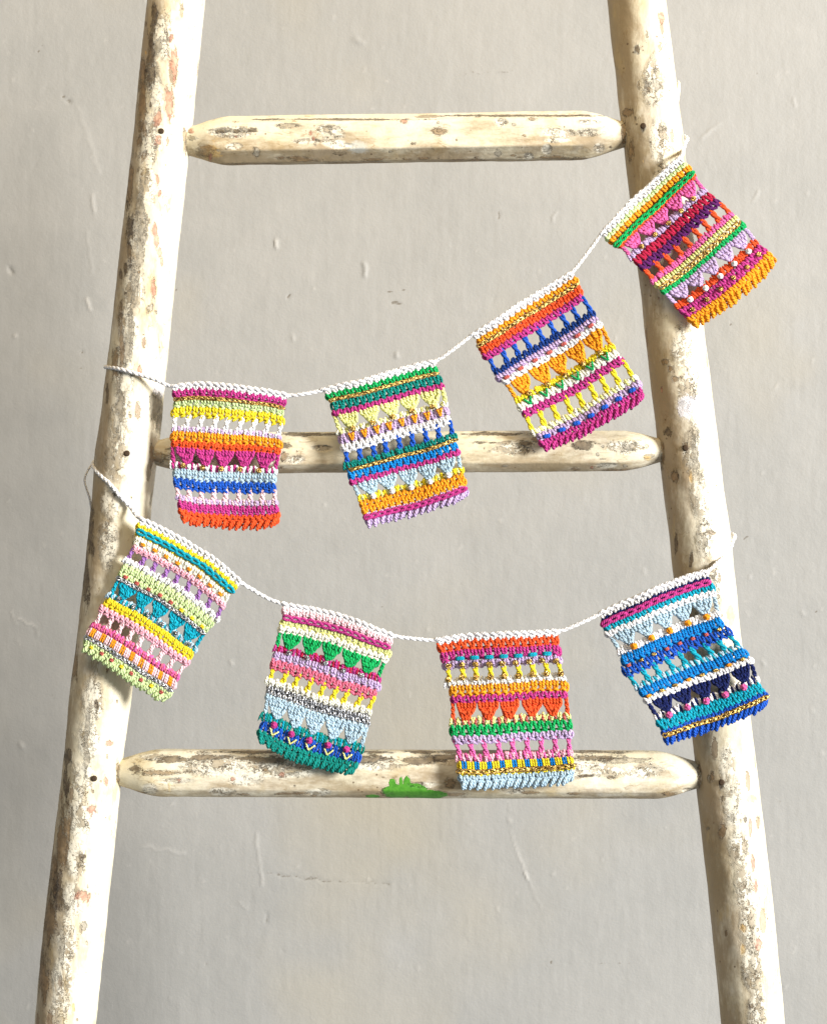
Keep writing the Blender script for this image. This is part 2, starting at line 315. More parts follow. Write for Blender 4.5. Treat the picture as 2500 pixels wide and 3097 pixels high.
    c, h = layer(c, h, 'ochre', srgb(200, 156, 78), srgb(214, 184, 120), 1.3, 0.0002, 0.5, 0.6)
    c, h = layer(c, h, 'white', srgb(236, 234, 238), srgb(228, 226, 232), 1.1, -0.0002, 0.3, 0.75)
    c, h = layer(c, h, 'blue', srgb(206, 218, 218), srgb(214, 222, 220), 0.8, 0.0, 0.5, 0.45)
    c, h = layer(c, h, 'grey', srgb(138, 130, 114), srgb(178, 170, 152), 1.8, 0.0009, 0.25, 0.8)
    c, h = layer(c, h, 'brown', srgb(108, 84, 56), srgb(150, 122, 86), 1.6, 0.0009, 0.3, 0.7)
    c, h = layer(c, h, 'red', srgb(150, 94, 74), srgb(192, 148, 122), 1.5, 0.0005, 0.25, 0.8)
    c, h = layer(c, h, 'dark', srgb(72, 58, 44), srgb(122, 106, 82), 1.8, 0.0012, 0.22, 0.85)
    c, h = layer(c, h, 'green', srgb(66, 132, 34), srgb(84, 150, 46), 0.45, 0.0007)
    t.put(t.b.inputs['Base Color'], c)
    t.b.inputs['Roughness'].default_value = 0.55
    t.b.inputs['Specular IOR Level'].default_value = 0.35
    t.put(t.b.inputs['Normal'], t.bump(h, 1.0, 1.0))
    return t.m
PAINT = paint_material()

def wobble(a, b, seed, amp, k):
    r = np.random.default_rng(seed); out = np.zeros_like(a)
    for i in range(k):
        fa = r.uniform(1, 4 + 3 * i); fb = r.integers(1, 4 + i); out += np.sin(a * fa * 9 + b * fb + r.uniform(0, 6.28)) / (1 + i * .6)
    return out * amp / max(1, k ** .5)

def add_chip_attrs(P):
    """P world points of a ladder part -> the fields that say where its paint is gone (front only)"""
    k = (D + P[:, 1]) / D / S
    px = P[:, 0] / k + 1250; py = 1548.5 - (P[:, 2] - Z0) / k
    front = P[:, 1] < 0.004
    out = {}
    for kind, rows in CHIPS.items():
        f = np.full(len(P), -9.0)
        for (cx, cy, rx, ry) in rows:
            f = np.maximum(f, 1 - np.sqrt(((px - cx) / rx / 1.12) ** 2 + ((py - cy) / ry / 1.12) ** 2))
        f[~front] = -9
        out[kind] = f
    return out

LEFT = [(-330, 478, 654), (0, 444, 620), (360, 409, 584), (600, 383, 557), (879, 351, 528), (1130, 323, 503), (1245, 309, 493), (1370, 286, 479), (1440, 284, 469), (1524, 277, 458), (1640, 266, 449), (1900, 236, 420), (2123, 210, 397), (2290, 195, 373), (2485, 172, 355), (2670, 150, 337), (2855, 128, 315), (3097, 107, 291), (3780, 42, 226)]
RIGHT = [(-330, 1798, 1974), (0, 1835, 2013), (288, 1867, 2048), (432, 1884, 2066), (600, 1903, 2081), (800, 1926, 2104), (1000, 1949, 2127), (1086, 1958, 2138), (1272, 1980, 2163), (1458, 2002, 2185), (1593, 2019, 2205), (1650, 2026, 2213), (1750, 2036, 2221), (1900, 2056, 2236), (2100, 2080, 2258), (2300, 2098, 2282), (2485, 2115, 2305), (2670, 2138, 2328), (2855, 2157, 2348), (3097, 2181, 2372), (3780, 2254, 2444)]
def rail_at(tab, py):
    a = np.array(tab, dtype=float)
    L = np.interp(py, a[:, 0], a[:, 1]); R = np.interp(py, a[:, 0], a[:, 2])
    return (L + R) / 2, (R - L) / 2
def smooth(x, k):
    w = np.hanning(k + 2)[1:-1]; w /= w.sum()
    return np.convolve(np.pad(x, (k // 2, k // 2), mode='edge'), w, mode='valid')[:len(x)]

ladder = empty('ladder', (0, 0, 0))
ladder.location = (0, 0, 0)
tag(ladder, 'old round-pole wooden ladder in peeling cream paint before the grey wall', 'ladder')

def build_rail(tab, seed):
    ny, na = 900, 132
    py = np.linspace(-330, 3780, ny)
    c, r = rail_at(tab, py); c = smooth(c, 31); r = smooth(r, 31)
    cx = (c - 1250) / S; rad = r / S * 0.992; z = Z0 + (1548.5 - py) / S
    th = np.linspace(0, 2 * np.pi, na, endpoint=False)
    T, Zz = np.meshgrid(th, z)
    R = rad[:, None] * np.ones_like(T)
    R = R + wobble(Zz, T, seed, 0.0006, 5) + wobble(Zz * 6, T * 2, seed + 1, 0.00022, 6)
    # a hewn flat here and there
    X = cx[:, None] + R * np.sin(T); Y = -R * np.cos(T) * 0.97
    P = np.stack([X, Y, Zz], -1).reshape(-1, 3)
    at = add_chip_attrs(P)
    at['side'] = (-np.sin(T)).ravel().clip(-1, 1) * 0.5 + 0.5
    i = np.arange(ny - 1)[:, None] * na; j = np.arange(na)[None, :]; j2 = (j + 1) % na
    Fq = np.stack([i + j, i + na + j, i + na + j2, i + j2], -1).reshape(-1, 4)
    # close the two ends
    caps = []
    for row in (0, ny - 1):
        for q in range(na // 2 - 1):
            a, b = q, q + 1; d, e = na - 1 - q, na - 2 - q
            quad = [row * na + a, row * na + b, row * na + e, row * na + d]
            caps.append(quad if row == 0 else quad[::-1])
    Fq = np.concatenate([Fq, np.array(caps)])
    o = mesh_from('rail', P, Fq, PAINT, ladder, attrs=at)
    gv = o.data.attributes.new('grain', 'FLOAT_VECTOR', 'POINT')
    G = P.copy(); G[:, 2] *= 0.32; G += seed
    gv.data.foreach_set('vector', G.astype(np.float32).ravel())
    return o
rail_l = build_rail(LEFT, 3); rail_r = build_rail(RIGHT, 11)
rail_l['label'] = 'pole beside the pink-topped flag, grey flaking strip down its front'
rail_r['label'] = 'pole with a white plaster smear and small brown chips'

def build_rung(A, B, hh, seed, sharp):
    """A, B centre of the joints in pixels; octagonal bar whose ends are turned down to tenons"""
    nx, na = 430, 112
    x = np.linspace(A[0] - 70, B[0] + 70, nx)
    cz = np.interp(x, [A[0], B[0]], [A[1], B[1]])
    th = np.linspace(0, 2 * np.pi, na, endpoint=False)
    T, Xp = np.meshgrid(th, x)
    d = np.minimum(Xp - A[0], B[0] - Xp)
    # turned end: a dome that meets the flats in scallops
    cone = hh * np.interp(d, [-80, 0, 30, 75, 130, 200, 300], [0.50, 0.54, 0.68, 0.88, 1.06, 1.25, 1.6])
    octo = np.full_like(T, 9e9)
    for a_, d_ in ((0, 1.0), (40, .97), (88, .86), (150, .97), (180, 1.0), (218, .95), (270, .86), (322, .95)):   # hewn faces
        cs = np.cos(T - math.radians(a_)); octo = np.where(cs > .2, np.minimum(octo, hh * d_ / np.maximum(cs, .2)), octo)
    octo = octo * (1 - sharp) + hh * 1.03 * sharp
    kk = 0.022 * hh
    R = -kk * np.log(np.exp(-cone / kk) + np.exp(-octo / kk)) + kk * .2
    R = R / S
    R = R + wobble(Xp / S, T, seed, 0.0004, 5) + wobble(Xp / S * 6, T * 2, seed + 1, 0.0002, 6)
    X = (Xp - 1250) / S; Z = Z0 + (1548.5 - cz[:, None]) / S + R * np.cos(T); Y = -R * np.sin(T) * 0.98
    P = np.stack([X, Y, Z], -1).reshape(-1, 3)
    at = add_chip_attrs(P)
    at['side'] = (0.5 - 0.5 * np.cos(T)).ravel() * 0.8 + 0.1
    i = np.arange(nx - 1)[:, None] * na; j = np.arange(na)[None, :]; j2 = (j + 1) % na
    Fq = np.stack([i + j, i + na + j, i + na + j2, i + j2], -1).reshape(-1, 4)
    o = mesh_from('rung', P, Fq, PAINT, ladder, attrs=at)
    gv = o.data.attributes.new('grain', 'FLOAT_VECTOR', 'POINT')
    G = P.copy(); G[:, 0] *= 0.32; G += seed
    gv.data.foreach_set('vector', G.astype(np.float32).ravel())
    return o
build_rung((560, 429), (1885, 408), 70, 21, 0.0)
build_rung((458, 1371), (2003, 1363), 61, 23, 0.35)
r3 = build_rung((357, 2336), (2112, 2344), 70, 29, 0.55)
r3['label'] = 'rung with a bright green patch of older paint'

def metal_mat(name, c, rough, metal):
    t = NT(name); t.b.inputs['Roughness'].default_value = rough; t.b.inputs['Metallic'].default_value = metal
    n = t.noise(t.obj(), 600, 3); t.put(t.b.inputs['Base Color'], t.mix(n, c, tuple(x * .5 for x in c[:3]) + (1,)))
    return t.m
RUST = metal_mat('rusty_iron', srgb(74, 56, 36), 0.8, 0.2)
def nail(px, py, tab):
    c, r = rail_at(tab, py); x = (px - c) / S; R = r / S
    y = -math.sqrt(R * R - x * x) * 0.97
    base = W(px, py, y); nrm = np.array([x / R, y / R, 0]); nrm /= np.linalg.norm(nrm)
    u = np.array([0, 0, 1.0]); w = np.cross(nrm, u)
    na = 10; prof = [(0.0001, .0004), (0.0016, .0006), (0.0026, .0003), (0.0030, -.001)]
    Vv = [base + nrm * hgt + rr * (math.cos(a) * u + math.sin(a) * w) for rr, hgt in prof for a in np.linspace(0, 2 * np.pi, na, endpoint=False)]
    Fv = [[q * na + a, q * na + (a + 1) % na, (q + 1) * na + (a + 1) % na, (q + 1) * na + a] for q in range(len(prof) - 1) for a in range(na)]
    mesh_from('nail_head', Vv, Fv, RUST, rail_l if tab is LEFT else rail_r)
for px, py in ((487, 396), (384, 1371), (285, 2355)): nail(px, py, LEFT)
for px, py in ((1943, 380), (2072, 1355), (2181, 2367)): nail(px, py, RIGHT)
# the sliver of wood lifting off the outer side of the right pole
pts = [(2045, 330, -.004, 3.0), (2047, 300, -.004, 6), (2050, 270, -.004, 6.5), (2051, 250, -.004, 4.5), (2050, 243, -.004, 1.0)]
Vv, Fv = [], []
for q, (px, py, y, hw) in enumerate(pts):
    for a, b in ((-1, -1), (1, -1), (1, 1), (-1, 1)): Vv.append(W(px + a * hw, py, y + b * .003))
    if q:
        for e in range(4): Fv.append([(q - 1) * 4 + e, (q - 1) * 4 + (e + 1) % 4, q * 4 + (e + 1) % 4, q * 4 + e])
Fv += [[3, 2, 1, 0], [16, 17, 18, 19]]
mesh_from('splinter', Vv, Fv, PAINT, rail_r, attrs={k: np.full(20, -9.0) for k in CHIPS})

# ------------------------------------------------------------------ yarn
def yarn_material(name, rgb):
    t = NT('yarn_' + name)
    uv = t.n('ShaderNodeUVMap').outputs[0]
    s = t.n('ShaderNodeSeparateXYZ'); t.put(s.inputs[0], uv)
    ph = t.math('ADD', t.math('MULTIPLY', s.outputs[0], 0.42), t.math('MULTIPLY', s.outputs[1], 3.0))
    ply = t.math('ABSOLUTE', t.math('SINE', t.math('MULTIPLY', ph, math.pi)))
    rnd = t.attr('rnd')
    fib = t.noise(t.geo(), 1500, 2, 0.6)
    c0 = srgb(*rgb)
    dk = tuple(min(1, x * 0.78) for x in c0[:3]) + (1,); lt = tuple(min(0.93, x * 1.06 + 0.004) for x in c0[:3]) + (1,)
    c = t.mix(t.math('ADD', t.math('MULTIPLY', rnd, 0.75), t.math('MULTIPLY', fib, 0.25)), dk, lt)
    t.put(t.b.inputs['Base Color'], c)
    t.b.inputs['Roughness'].default_value = 0.82
    t.b.inputs['Specular IOR Level'].default_value = 0.14
    t.b.inputs['Sheen Weight'].default_value = 0.06; t.b.inputs['Sheen Roughness'].default_value = 0.5
    h = t.math('ADD', t.math('MULTIPLY', ply, 0.0008), t.math('MULTIPLY', fib, 0.0004))
    t.put(t.b.inputs['Normal'], t.bump(h, 0.9, 1.0))
    return t.m
def lurex_material(name, rgb, dark):
    t = NT('yarn_' + name)
    g = t.geo()
    v = t.voro(g, 900, 'F1', 1); s = t.n('ShaderNodeSeparateColor'); t.put(s.inputs[0], v)
    c = t.mix(t.step(s.outputs[0], 0.35, 0.65), srgb(*dark), srgb(*rgb))
    t.put(t.b.inputs['Base Color'], c)
    t.b.inputs['Metallic'].default_value = 0.85
    t.put(t.b.inputs['Roughness'], t.math('ADD', 0.22, t.math('MULTIPLY', s.outputs[1], 0.3)))
    t.put(t.b.inputs['Normal'], t.bump(t.math('ADD', t.math('MULTIPLY', s.outputs[2], 0.0009), t.math('MULTIPLY', t.noise(g, 700, 2), 0.0008)), 1.0, 1.0))
    return t.m
YC = dict(white=(246, 244, 246), magenta=(184, 54, 130), palegreen=(200, 220, 158), yellow=(246, 218, 44), lilac=(192, 168, 208), orange=(252, 158, 30),
          red=(234, 84, 36), lightblue=(172, 198, 214), blue=(22, 82, 184), palepink=(242, 202, 208), green=(8, 164, 86), teal=(0, 128, 118), paleyellow=(236, 238, 152),
          turquoise=(0, 158, 182), azure=(0, 128, 208), navy=(10, 52, 124), darknavy=(10, 26, 84), crimson=(176, 22, 64), purple=(86, 18, 92), pink=(222, 98, 162),
          coral=(218, 106, 132), cream=(250, 244, 222), violet=(150, 104, 170), rose=(240, 176, 192), brick=(190, 92, 84))
YARN = {k: yarn_material(k, v) for k, v in YC.items()}
YARN['gold'] = lurex_material('gold', (232, 198, 118), (112, 84, 42))
YARN['silver'] = lurex_material('silver', (214, 216, 220), (92, 94, 100))

def catmull(P, m):
    """P (...,k,3) -> (...,m,3)"""
    k = P.shape[-2]
    E = np.concatenate([2 * P[..., :1, :] - P[..., 1:2, :], P, 2 * P[..., -1:, :] - P[..., -2:-1, :]], -2)
    u = np.linspace(0, k - 1 - 1e-9, m); i = u.astype(int); f = (u - i)[:, None]
    p0, p1, p2, p3 = (E[..., i + q, :] for q in range(4))
    return 0.5 * (2 * p1 + (p2 - p0) * f + (2 * p0 - 5 * p1 + 4 * p2 - p3) * f ** 2 + (3 * p1 - p0 - 3 * p2 + p3) * f ** 3)

class Tubes:
    """collects yarn strands, makes ONE mesh; several colours allowed"""
    def __init__(self): self.V = []; self.F = []; self.UV = []; self.R = []; self.MI = []; self.nv = 0; self.cols = []
    def add(self, P, r, color, m=None, sides=6, tip=0.35, plump=False):
        P = np.asarray(P, dtype=float)
        if P.ndim == 2: P = P[None]
        n = P.shape[0]
        if m is None: m = max(5, 2 * P.shape[1] + 1)
        C = catmull(P, m)
        T = np.gradient(C, axis=1); T /= np.linalg.norm(T, axis=-1, keepdims=True) + 1e-12
        ref = np.array([0.23, -1.0, 0.17]); ref /= np.linalg.norm(ref)
        N = ref - (T @ ref)[..., None] * T; N /= np.linalg.norm(N, axis=-1, keepdims=True) + 1e-12
        B = np.cross(T, N)
        rr = np.asarray(r, dtype=float)
        if rr.ndim == 0: rr = np.full((n, 1), float(rr)) * (1 + RNG.uniform(-.07, .07, (n, 1)))
        prof = np.ones(m); prof[0] = prof[-1] = 0.06
        if m > 5: prof[1] = prof[-2] = max(tip, .75)
        if plump: prof = prof * (0.72 + 0.36 * np.sin(np.linspace(0, np.pi, m)))
        rr = rr * prof[None]
        a = np.arange(sides) / sides * 2 * np.pi
        ring = C[:, :, None, :] + rr[:, :, None, None] * (np.cos(a)[None, None, :, None] * N[:, :, None, :] + np.sin(a)[None, None, :, None] * B[:, :, None, :])
        self.V.append(ring.reshape(-1, 3))
        seg = np.linalg.norm(np.diff(C, axis=1), axis=-1).cumsum(1) * 1000
        seg = np.concatenate([np.zeros((n, 1)), seg], 1)
        base = self.nv + (np.arange(n) * m * sides)[:, None, None]
        i = (np.arange(m - 1) * sides)[None, :, None]; j = np.arange(sides)[None, None, :]; j2 = (j + 1) % sides
        Fq = np.stack([base + i + j, base + i + j2, base + i + sides + j2, base + i + sides + j], -1).reshape(-1, 4)
        self.F.append(Fq)
        u0 = np.broadcast_to(seg[:, :-1, None], (n, m - 1, sides)); u1 = np.broadcast_to(seg[:, 1:, None], (n, m - 1, sides))
        v0 = np.broadcast_to(j / sides, (n, m - 1, sides)); v1 = v0 + 1 / sides
        self.UV.append(np.stack([np.stack([u0, v0], -1), np.stack([u0, v1], -1), np.stack([u1, v1], -1), np.stack([u1, v0], -1)], -2).reshape(-1, 2))
        self.R.append(np.repeat(RNG.uniform(0, 1, n), m * sides))
        if color not in self.cols: self.cols.append(color)
        self.MI.append(np.full(len(Fq), self.cols.index(color)))
        self.nv += n * m * sides
    def build(self, name, parent=None):
        return mesh_from(name, np.concatenate(self.V), np.concatenate(self.F), None, parent, np.concatenate(self.UV),
                         {'rnd': np.concatenate(self.R)}, [YARN[c] for c in self.cols], np.concatenate(self.MI))

MM = 0.001
class Flag:
    def __init__(self, crop, left, right, sag, y, label, curl=(0.0, 0.0, 0.004), seed=1, nst=17):
        ox, oy, s = crop
        cv = lambda L: np.array([(ox + x / s, oy + q / s) for x, q in L])
        self.L, self.Rr = cv(left), cv(right)
        self.sag = (sag[0] / s, sag[1] / s); self.y = y; self.curl = curl; self.n = nst
        self.tl = self.par(self.L); self.tr = self.par(self.Rr)
        d = self.L[-1] - self.L[0] + self.Rr[-1] - self.Rr[0]; self.down = d / np.linalg.norm(d)
        self.len = (np.linalg.norm(self.L[-1] - self.L[0]) + np.linalg.norm(self.Rr[-1] - self.Rr[0])) / 2 / S
        self.wid = (np.linalg.norm(self.L[0] - self.Rr[0]) + np.linalg.norm(self.L[-1] - self.Rr[-1])) / 2 / S
        self.seed = seed; self.rows = []
        top = self.M(np.array([0.5]), np.array([0.0]), np.array([0.0]))[0]
        self.o = empty('crochet_flag', tuple(top))
        tag(self.o, label, 'bunting flag', 'crochet flags strung on the ladder')
    def par(self, P):
        # every outline is smoothed a little before use
        Q = catmull(P, 60)[:, :2] if P.shape[1] == 3 else catmull(np.c_[P, np.zeros(len(P))], 60)[:, :2]
        Qs = np.stack([smooth(Q[:, 0], 7), smooth(Q[:, 1], 7)], -1); Qs[0], Qs[-1] = Q[0], Q[-1]
        ax = Q[-1] - Q[0]; L2 = ax @ ax
        f = np.maximum.accumulate(((Qs - Q[0]) @ ax) / L2)
        return f, Qs
    def edge(self, tab, v):
        f, Q = tab
        e = np.stack([np.interp(v, f, Q[:, 0]), np.interp(v, f, Q[:, 1])], -1)
        ov = np.where(v > 1, v - 1, np.where(v < 0, v, 0))
        return e + ov[..., None] * (Q[-1] - Q[0])
    def M(self, s, v, h):
        """s across, v down, h towards the viewer (mm) -> world"""
        A = self.edge(self.tl, v); B = self.edge(self.tr, v)
        k = 4 * s * (1 - s)
        wob = 1.5 * np.sin(s * 9 + self.seed * 2.1 + v * 5) + 0.7 * np.sin(s * 17 + v * 11 + self.seed)
        sg = self.sag[0] * (1 - v) + self.sag[1] * v
        P2 = A + s[..., None] * (B - A) + ((k * sg + wob))[..., None] * self.down
        yt, yb = self.y
        y = yt + (yb - yt) * v.clip(0, 1) + 0.0024 * np.sin(6.3 * s + 4 * v + self.seed) - self.curl[0] * (1 - s) ** 4 * v - self.curl[1] * s ** 4 * v - self.curl[2] * v.clip(0, 1) ** 8
        return Wn(P2, y - h * MM)
    # --- templates: every strand is (n,k,3) of (s, v, h)
    def map(self, A): return self.M(A[..., 0], A[..., 1], A[..., 2])
    def cells(self, v0, v1, n, strands, jit=0.05):
        """strand templates in cell coordinates -> list of (n,k,3)"""
        out = []; s0, s1 = self.span
        w = (s1 - s0) / n
        jx = RNG.uniform(-jit, jit, n); jy = RNG.uniform(-jit, jit, n)
        for T in strands:
            T = np.array(T, dtype=float)
            A = np.empty((n, len(T), 3))
            A[..., 0] = s0 + w * (np.arange(n)[:, None] + T[None, :, 0] + jx[:, None] + RNG.uniform(-jit, jit, (n, len(T))) * .6)
            A[..., 1] = v0 + (v1 - v0) * (T[None, :, 1] + jy[:, None] * .6 + RNG.uniform(-jit, jit, (n, len(T))) * .6)
            A[..., 2] = T[None, :, 2] * 1.25 + RNG.uniform(-.25, .25, (n, len(T)))
            out.append(self.map(A))
        return out
    def back(self, tb, v0, v1, color, k=2, r=1.25, h=-1.3):
        s0, s1 = self.span
        s = np.linspace(s0, s1, 14)
        for q in range(k):
            v = v0 + (v1 - v0) * (q + .5) / k
            A = np.stack([s, np.full(14, v) + RNG.uniform(-.002, .002, 14), np.full(14, h) + RNG.uniform(-.2, .2, 14)], -1)
            tb.add(self.map(A), r * MM, color, m=30)
    def ends(self, tb, v0, v1, color, r=1.25):
        for s, d in ((self.span[0] + .004, -0.012), (self.span[1] - .004, 0.012)):
            for q in range(2):
                e = RNG.uniform(-.004, .004)
                A = np.array([[s - d, v0 + (v1 - v0) * .05, -.4], [s + d * .6 + e, v0 + (v1 - v0) * .3, .5 - q], [s + d * .6 + e, v0 + (v1 - v0) * .75, .6 - q], [s - d, v0 + (v1 - v0) * 1.0, -.4]])
                tb.add(self.map(A), r * MM, color)
    def row(self, kind, v0, v1, c, n=None, c2=None, r=None):
        tb = Tubes(); n = n or self.n; name = 'stitch_row'
        if c not in ('gold', 'silver'): self.rows.append((v0, v1, c))
        self.span = (RNG.uniform(-.016, .010), 1 - RNG.uniform(-.016, .010))
        if kind == 'v':       # plain single crochet: plump V with a crossing bar under it
            r = r or 1.62
            st = [[(.06, -.14, -.2), (.14, .06, 1.9), (.29, .42, 2.2), (.44, .74, 1.3), (.50, .90, -.4)],
                  [(.94, -.14, -.2), (.86, .06, 1.9), (.71, .42, 2.2), (.56, .74, 1.3), (.50, .90, -.4)]]
            for P in self.cells(v0, v1, n, st, .075): tb.add(P, r * MM, c, plump=True)
            st = [[(-.05, 1.06, -.3), (.15, .86, 1.3), (.5, .80, 1.7), (.85, .96, 1.1), (1.05, 1.1, -.3)]]
            for P in self.cells(v0, v1, n, st, .075): tb.add(P, r * .9 * MM, c2 or c, plump=True)
            self.back(tb, v0, v1, c); self.ends(tb, v0, v1, c)
        elif kind == 'a':     # the other side of the fabric: leaning loops, no two alike
            r = r or 1.58
            st = [[(.44, -.14, -.2), (.36, .06, 1.8), (.22, .5, 2.2), (.08, .9, 1.2), (.0, 1.05, -.4)],
                  [(.56, -.14, -.2), (.64, .06, 1.8), (.74, .5, 2.2), (.90, .9, 1.2), (1.0, 1.05, -.4)],
                  [(.1, .35, -.3), (.3, .2, 1.4), (.6, .35, 1.6), (.9, .2, -.3)]]
            for P in self.cells(v0, v1, n, st, .10): tb.add(P, r * MM, c, plump=True)
            self.back(tb, v0, v1, c); self.ends(tb, v0, v1, c)
        elif kind == 'ii':    # upright loops in pairs with a braid of slanting bars under them
            r = r or 1.55
            st = [[(.27, -.14, -.3), (.27, .04, 1.9), (.28, .30, 2.1), (.33, .54, 1.0), (.36, .64, -.4)],
                  [(.73, -.14, -.3), (.73, .04, 1.9), (.71, .30, 2.1), (.65, .54, 1.0), (.62, .64, -.4)]]
            for P in self.cells(v0, v1, n, st, .06): tb.add(P, r * MM, c, plump=True)
            st = [[(-.12, .86, -.4), (.12, .66, 1.2), (.42, .62, 1.9), (.74, .80, 1.6), (.95, .98, -.2)],
                  [(.25, 1.12, -.4), (.45, .96, 1.2), (.75, .84, 1.3), (1.05, .74, -.2)]]
            for P in self.cells(v0, v1, n, st, .09): tb.add(P, r * .92 * MM, c2 or c, plump=True)
            self.back(tb, v0, v1, c, 2); self.ends(tb, v0, v1, c)
        elif kind == 'base':  # stitches wrapped round the chain of the open row above
            r = r or 1.35
            m = int(n * 1.0)
            for q in range(3):
                dx = (-.45, .1, .4)[q]
                st = [[(.3 * q, -.08, -.5), (.3 * q + .1 * dx, .12, 1.3), (.3 * q + .55 * dx, .55, 1.6), (.3 * q + dx, 1.05, .2)]]
                for P in self.cells(v0, v1, m, st, 0.17): tb.add(P, r * MM, c2 if (c2 and q == 1) else c, plump=True)
            self.back(tb, v0, v1, c, 2); self.ends(tb, v0, v1, c)
        elif kind == 'wrap':  # groups of upright loops in a second colour
            r = r or 1.15
            m = n
            for q in range(5):
                x = .1 + .2 * q
                st = [[(x, -.08, -.3), (x, .1, 1.6), (x + .02, .5, 1.9), (x + .02, .9, 1.3), (x, 1.05, -.3)]]
                for P in self.cells(v0, v1, m, st, 0.03): tb.add(P, r * MM, c2 if q in (1, 2) else c)
            self.back(tb, v0, v1, c, 2); self.ends(tb, v0, v1, c)
        elif kind == 'bob':   # round raised bumps
            r = r or 1.5
            st = [[(.30, .0, -.2), (.28, .2, 1.9), (.3, .6, 2.2), (.42, .95, 1.0), (.5, 1.0, -.4)], [(.72, .0, -.2), (.74, .2, 1.9), (.7, .6, 2.2), (.58, .95, 1.0), (.5, 1.0, -.4)]]
            for P in self.cells(v0, v1, n, st): tb.add(P, r * MM, c)
            self.back(tb, v0, v1, c); self.ends(tb, v0, v1, c)
        elif kind == 'chain': # a line of chain stitch lying on top
            name = 'chain_stitch_line'; r = (r or 1.15) * 1.16; 
            st = [[(-.25, .5, 1.4), (.1, .16, 2.5), (.6, .14, 3.0), (1.0, .42, 3.0), (1.15, .5, 1.6)],
                  [(-.25, .5, 1.4), (.1, .84, 2.4), (.6, .86, 2.8), (1.0, .58, 2.6), (1.15, .5, 1.6)]]
            for P in self.cells(v0, v1, n, st, 0.04): tb.add(P + np.array([0, -.0008, 0]), r * MM, c)
        elif kind == 'lurex': # fine metallic chain, several thin strands
            name = 'chain_stitch_line'; r = (r or 0.75) * 1.2
            for q in range(2):
                st = [[(-.3, .5, 1.6), (.05, .1, 2.4), (.6, .2, 2.9), (1.05, .6, 2.4), (1.3, .6, 1.4)], [(-.3, .5, 1.6), (.05, .9, 2.4), (.6, .8, 2.8), (1.05, .4, 2.3), (1.3, .4, 1.4)]]
                for P in self.cells(v0, v1, n, st, 0.10): tb.add(P + np.array([0, -.0007, 0]), r * MM, c)
        elif kind == 'fringe':# the twisted edge stitch along the bottom
            name = 'edging_row'; r = r or 1.6; n = int(n * .92)
            st = [[(.55, -.1, .3), (.45, .2, 1.9), (.2, .6, 2.2), (-.02, 1.0, 1.0), (.05, 1.05, -.8)],
                  [(.95, .0, -.2), (.85, .2, 1.2), (.66, .55, 1.2), (.46, .85, .2), (.45, .9, -1.0)],
                  [(.05, .25, .2), (.3, .1, 1.4), (.65, .05, 1.6), (1.05, .2, .2)]]
            for P in self.cells(v0, v1, n, st, 0.15): tb.add(P, r * 1.08 * MM, c, plump=True)
            self.back(tb, v0, v0 + (v1 - v0) * .75, c); self.ends(tb, v0, v0 + (v1 - v0) * .9, c)
        elif kind == 'header':
            name = 'header_row'; r = r or 1.65; self.span = (-.008, 1.008)
            st = [[(-.35, .30, -.2), (.0, .10, 1.5), (.45, .12, 2.1), (.9, .38, 1.6), (1.15, .55, -.2)]]
            for P in self.cells(v0, v1, n, st, 0.05): tb.add(P, r * MM, c, plump=True)
            st = [[(.20, .36, .2), (.26, .55, 1.7), (.40, .85, 1.8), (.5, 1.12, .2)],
                  [(.72, .36, .2), (.72, .55, 1.6), (.66, .85, 1.7), (.56, 1.12, .2)]]
            for P in self.cells(v0, v1, n, st, 0.05): tb.add(P, r * .88 * MM, c, plump=True)
            self.back(tb, v0 + (v1 - v0) * .15, v0 + (v1 - v0) * .75, c, 3, 1.3, .7)
            self.back(tb, v0, v0 + (v1 - v0) * .9, c, 2, 1.1)
        return tb.build(name, self.o)
    def fuzz(self, n=520):
        """stray fibres standing off the cotton"""
        tb = Tubes()
        for (v0, v1, c) in self.rows:
            m = max(6, int(n * (v1 - v0)))
            s = RNG.uniform(-.005, 1.005, m); k = RNG.random(m) < .3
            s = np.where(k, np.where(RNG.random(m) < .5, RNG.uniform(-.02, .01, m), RNG.uniform(.99, 1.02, m)), s)
            v = RNG.uniform(v0, v1, m); A = np.empty((m, 4, 3)); a = RNG.uniform(0, 6.28, m); L = RNG.uniform(.8, 2.6, m)
            for q in range(4):
                u = q / 3; a = a + RNG.uniform(-.5, .5, m)
                A[:, q, 0] = s + u * L * np.cos(a) / (self.wid * 1000); A[:, q, 1] = v + u * L * np.sin(a) / (self.len * 1000); A[:, q, 2] = 1.6 + 1.6 * u + RNG.uniform(0, .8, m)
            tb.add(self.map(A), 0.11 * MM, c, m=5, sides=3)
        o = tb.build('fuzz', self.o); o['kind'] = 'stuff'
    def strand_twist(self, tb, s0, v0, s1, v1, color, turns=1.1, a=1.1, r=1.5, k=11, h0=0.6, loop=True):
        u = np.linspace(0, 1, k)
        w = self.wid * 1000
        for ph in (0, math.pi):
            ang = ph + u * turns * 2 * math.pi
            env = a * (0.85 + 0.35 * u)
            A = np.stack([s0 + (s1 - s0) * u + env * np.sin(ang) / w, v0 + (v1 - v0) * u, h0 + 0.9 * np.sin(u * math.pi) + .55 * np.cos(ang)], -1)
            A[0, 2] = A[-1, 2] = -.6
            tb.add(self.map(A), r * MM, color, m=2 * k)
        if loop:   # the loop that hooks over the row above
            dv = 1.3 / (self.len * 1000)
            t_ = np.linspace(-.4, math.pi + .4, 7)
            A = np.stack([s0 + 1.15 * np.cos(t_) / w, v0 + dv * 1.6 - dv * 2.1 * np.sin(t_), 1.4 + .5 * np.sin(t_)], -1)
            tb.add(self.map(A), r * .92 * MM, color, m=14)
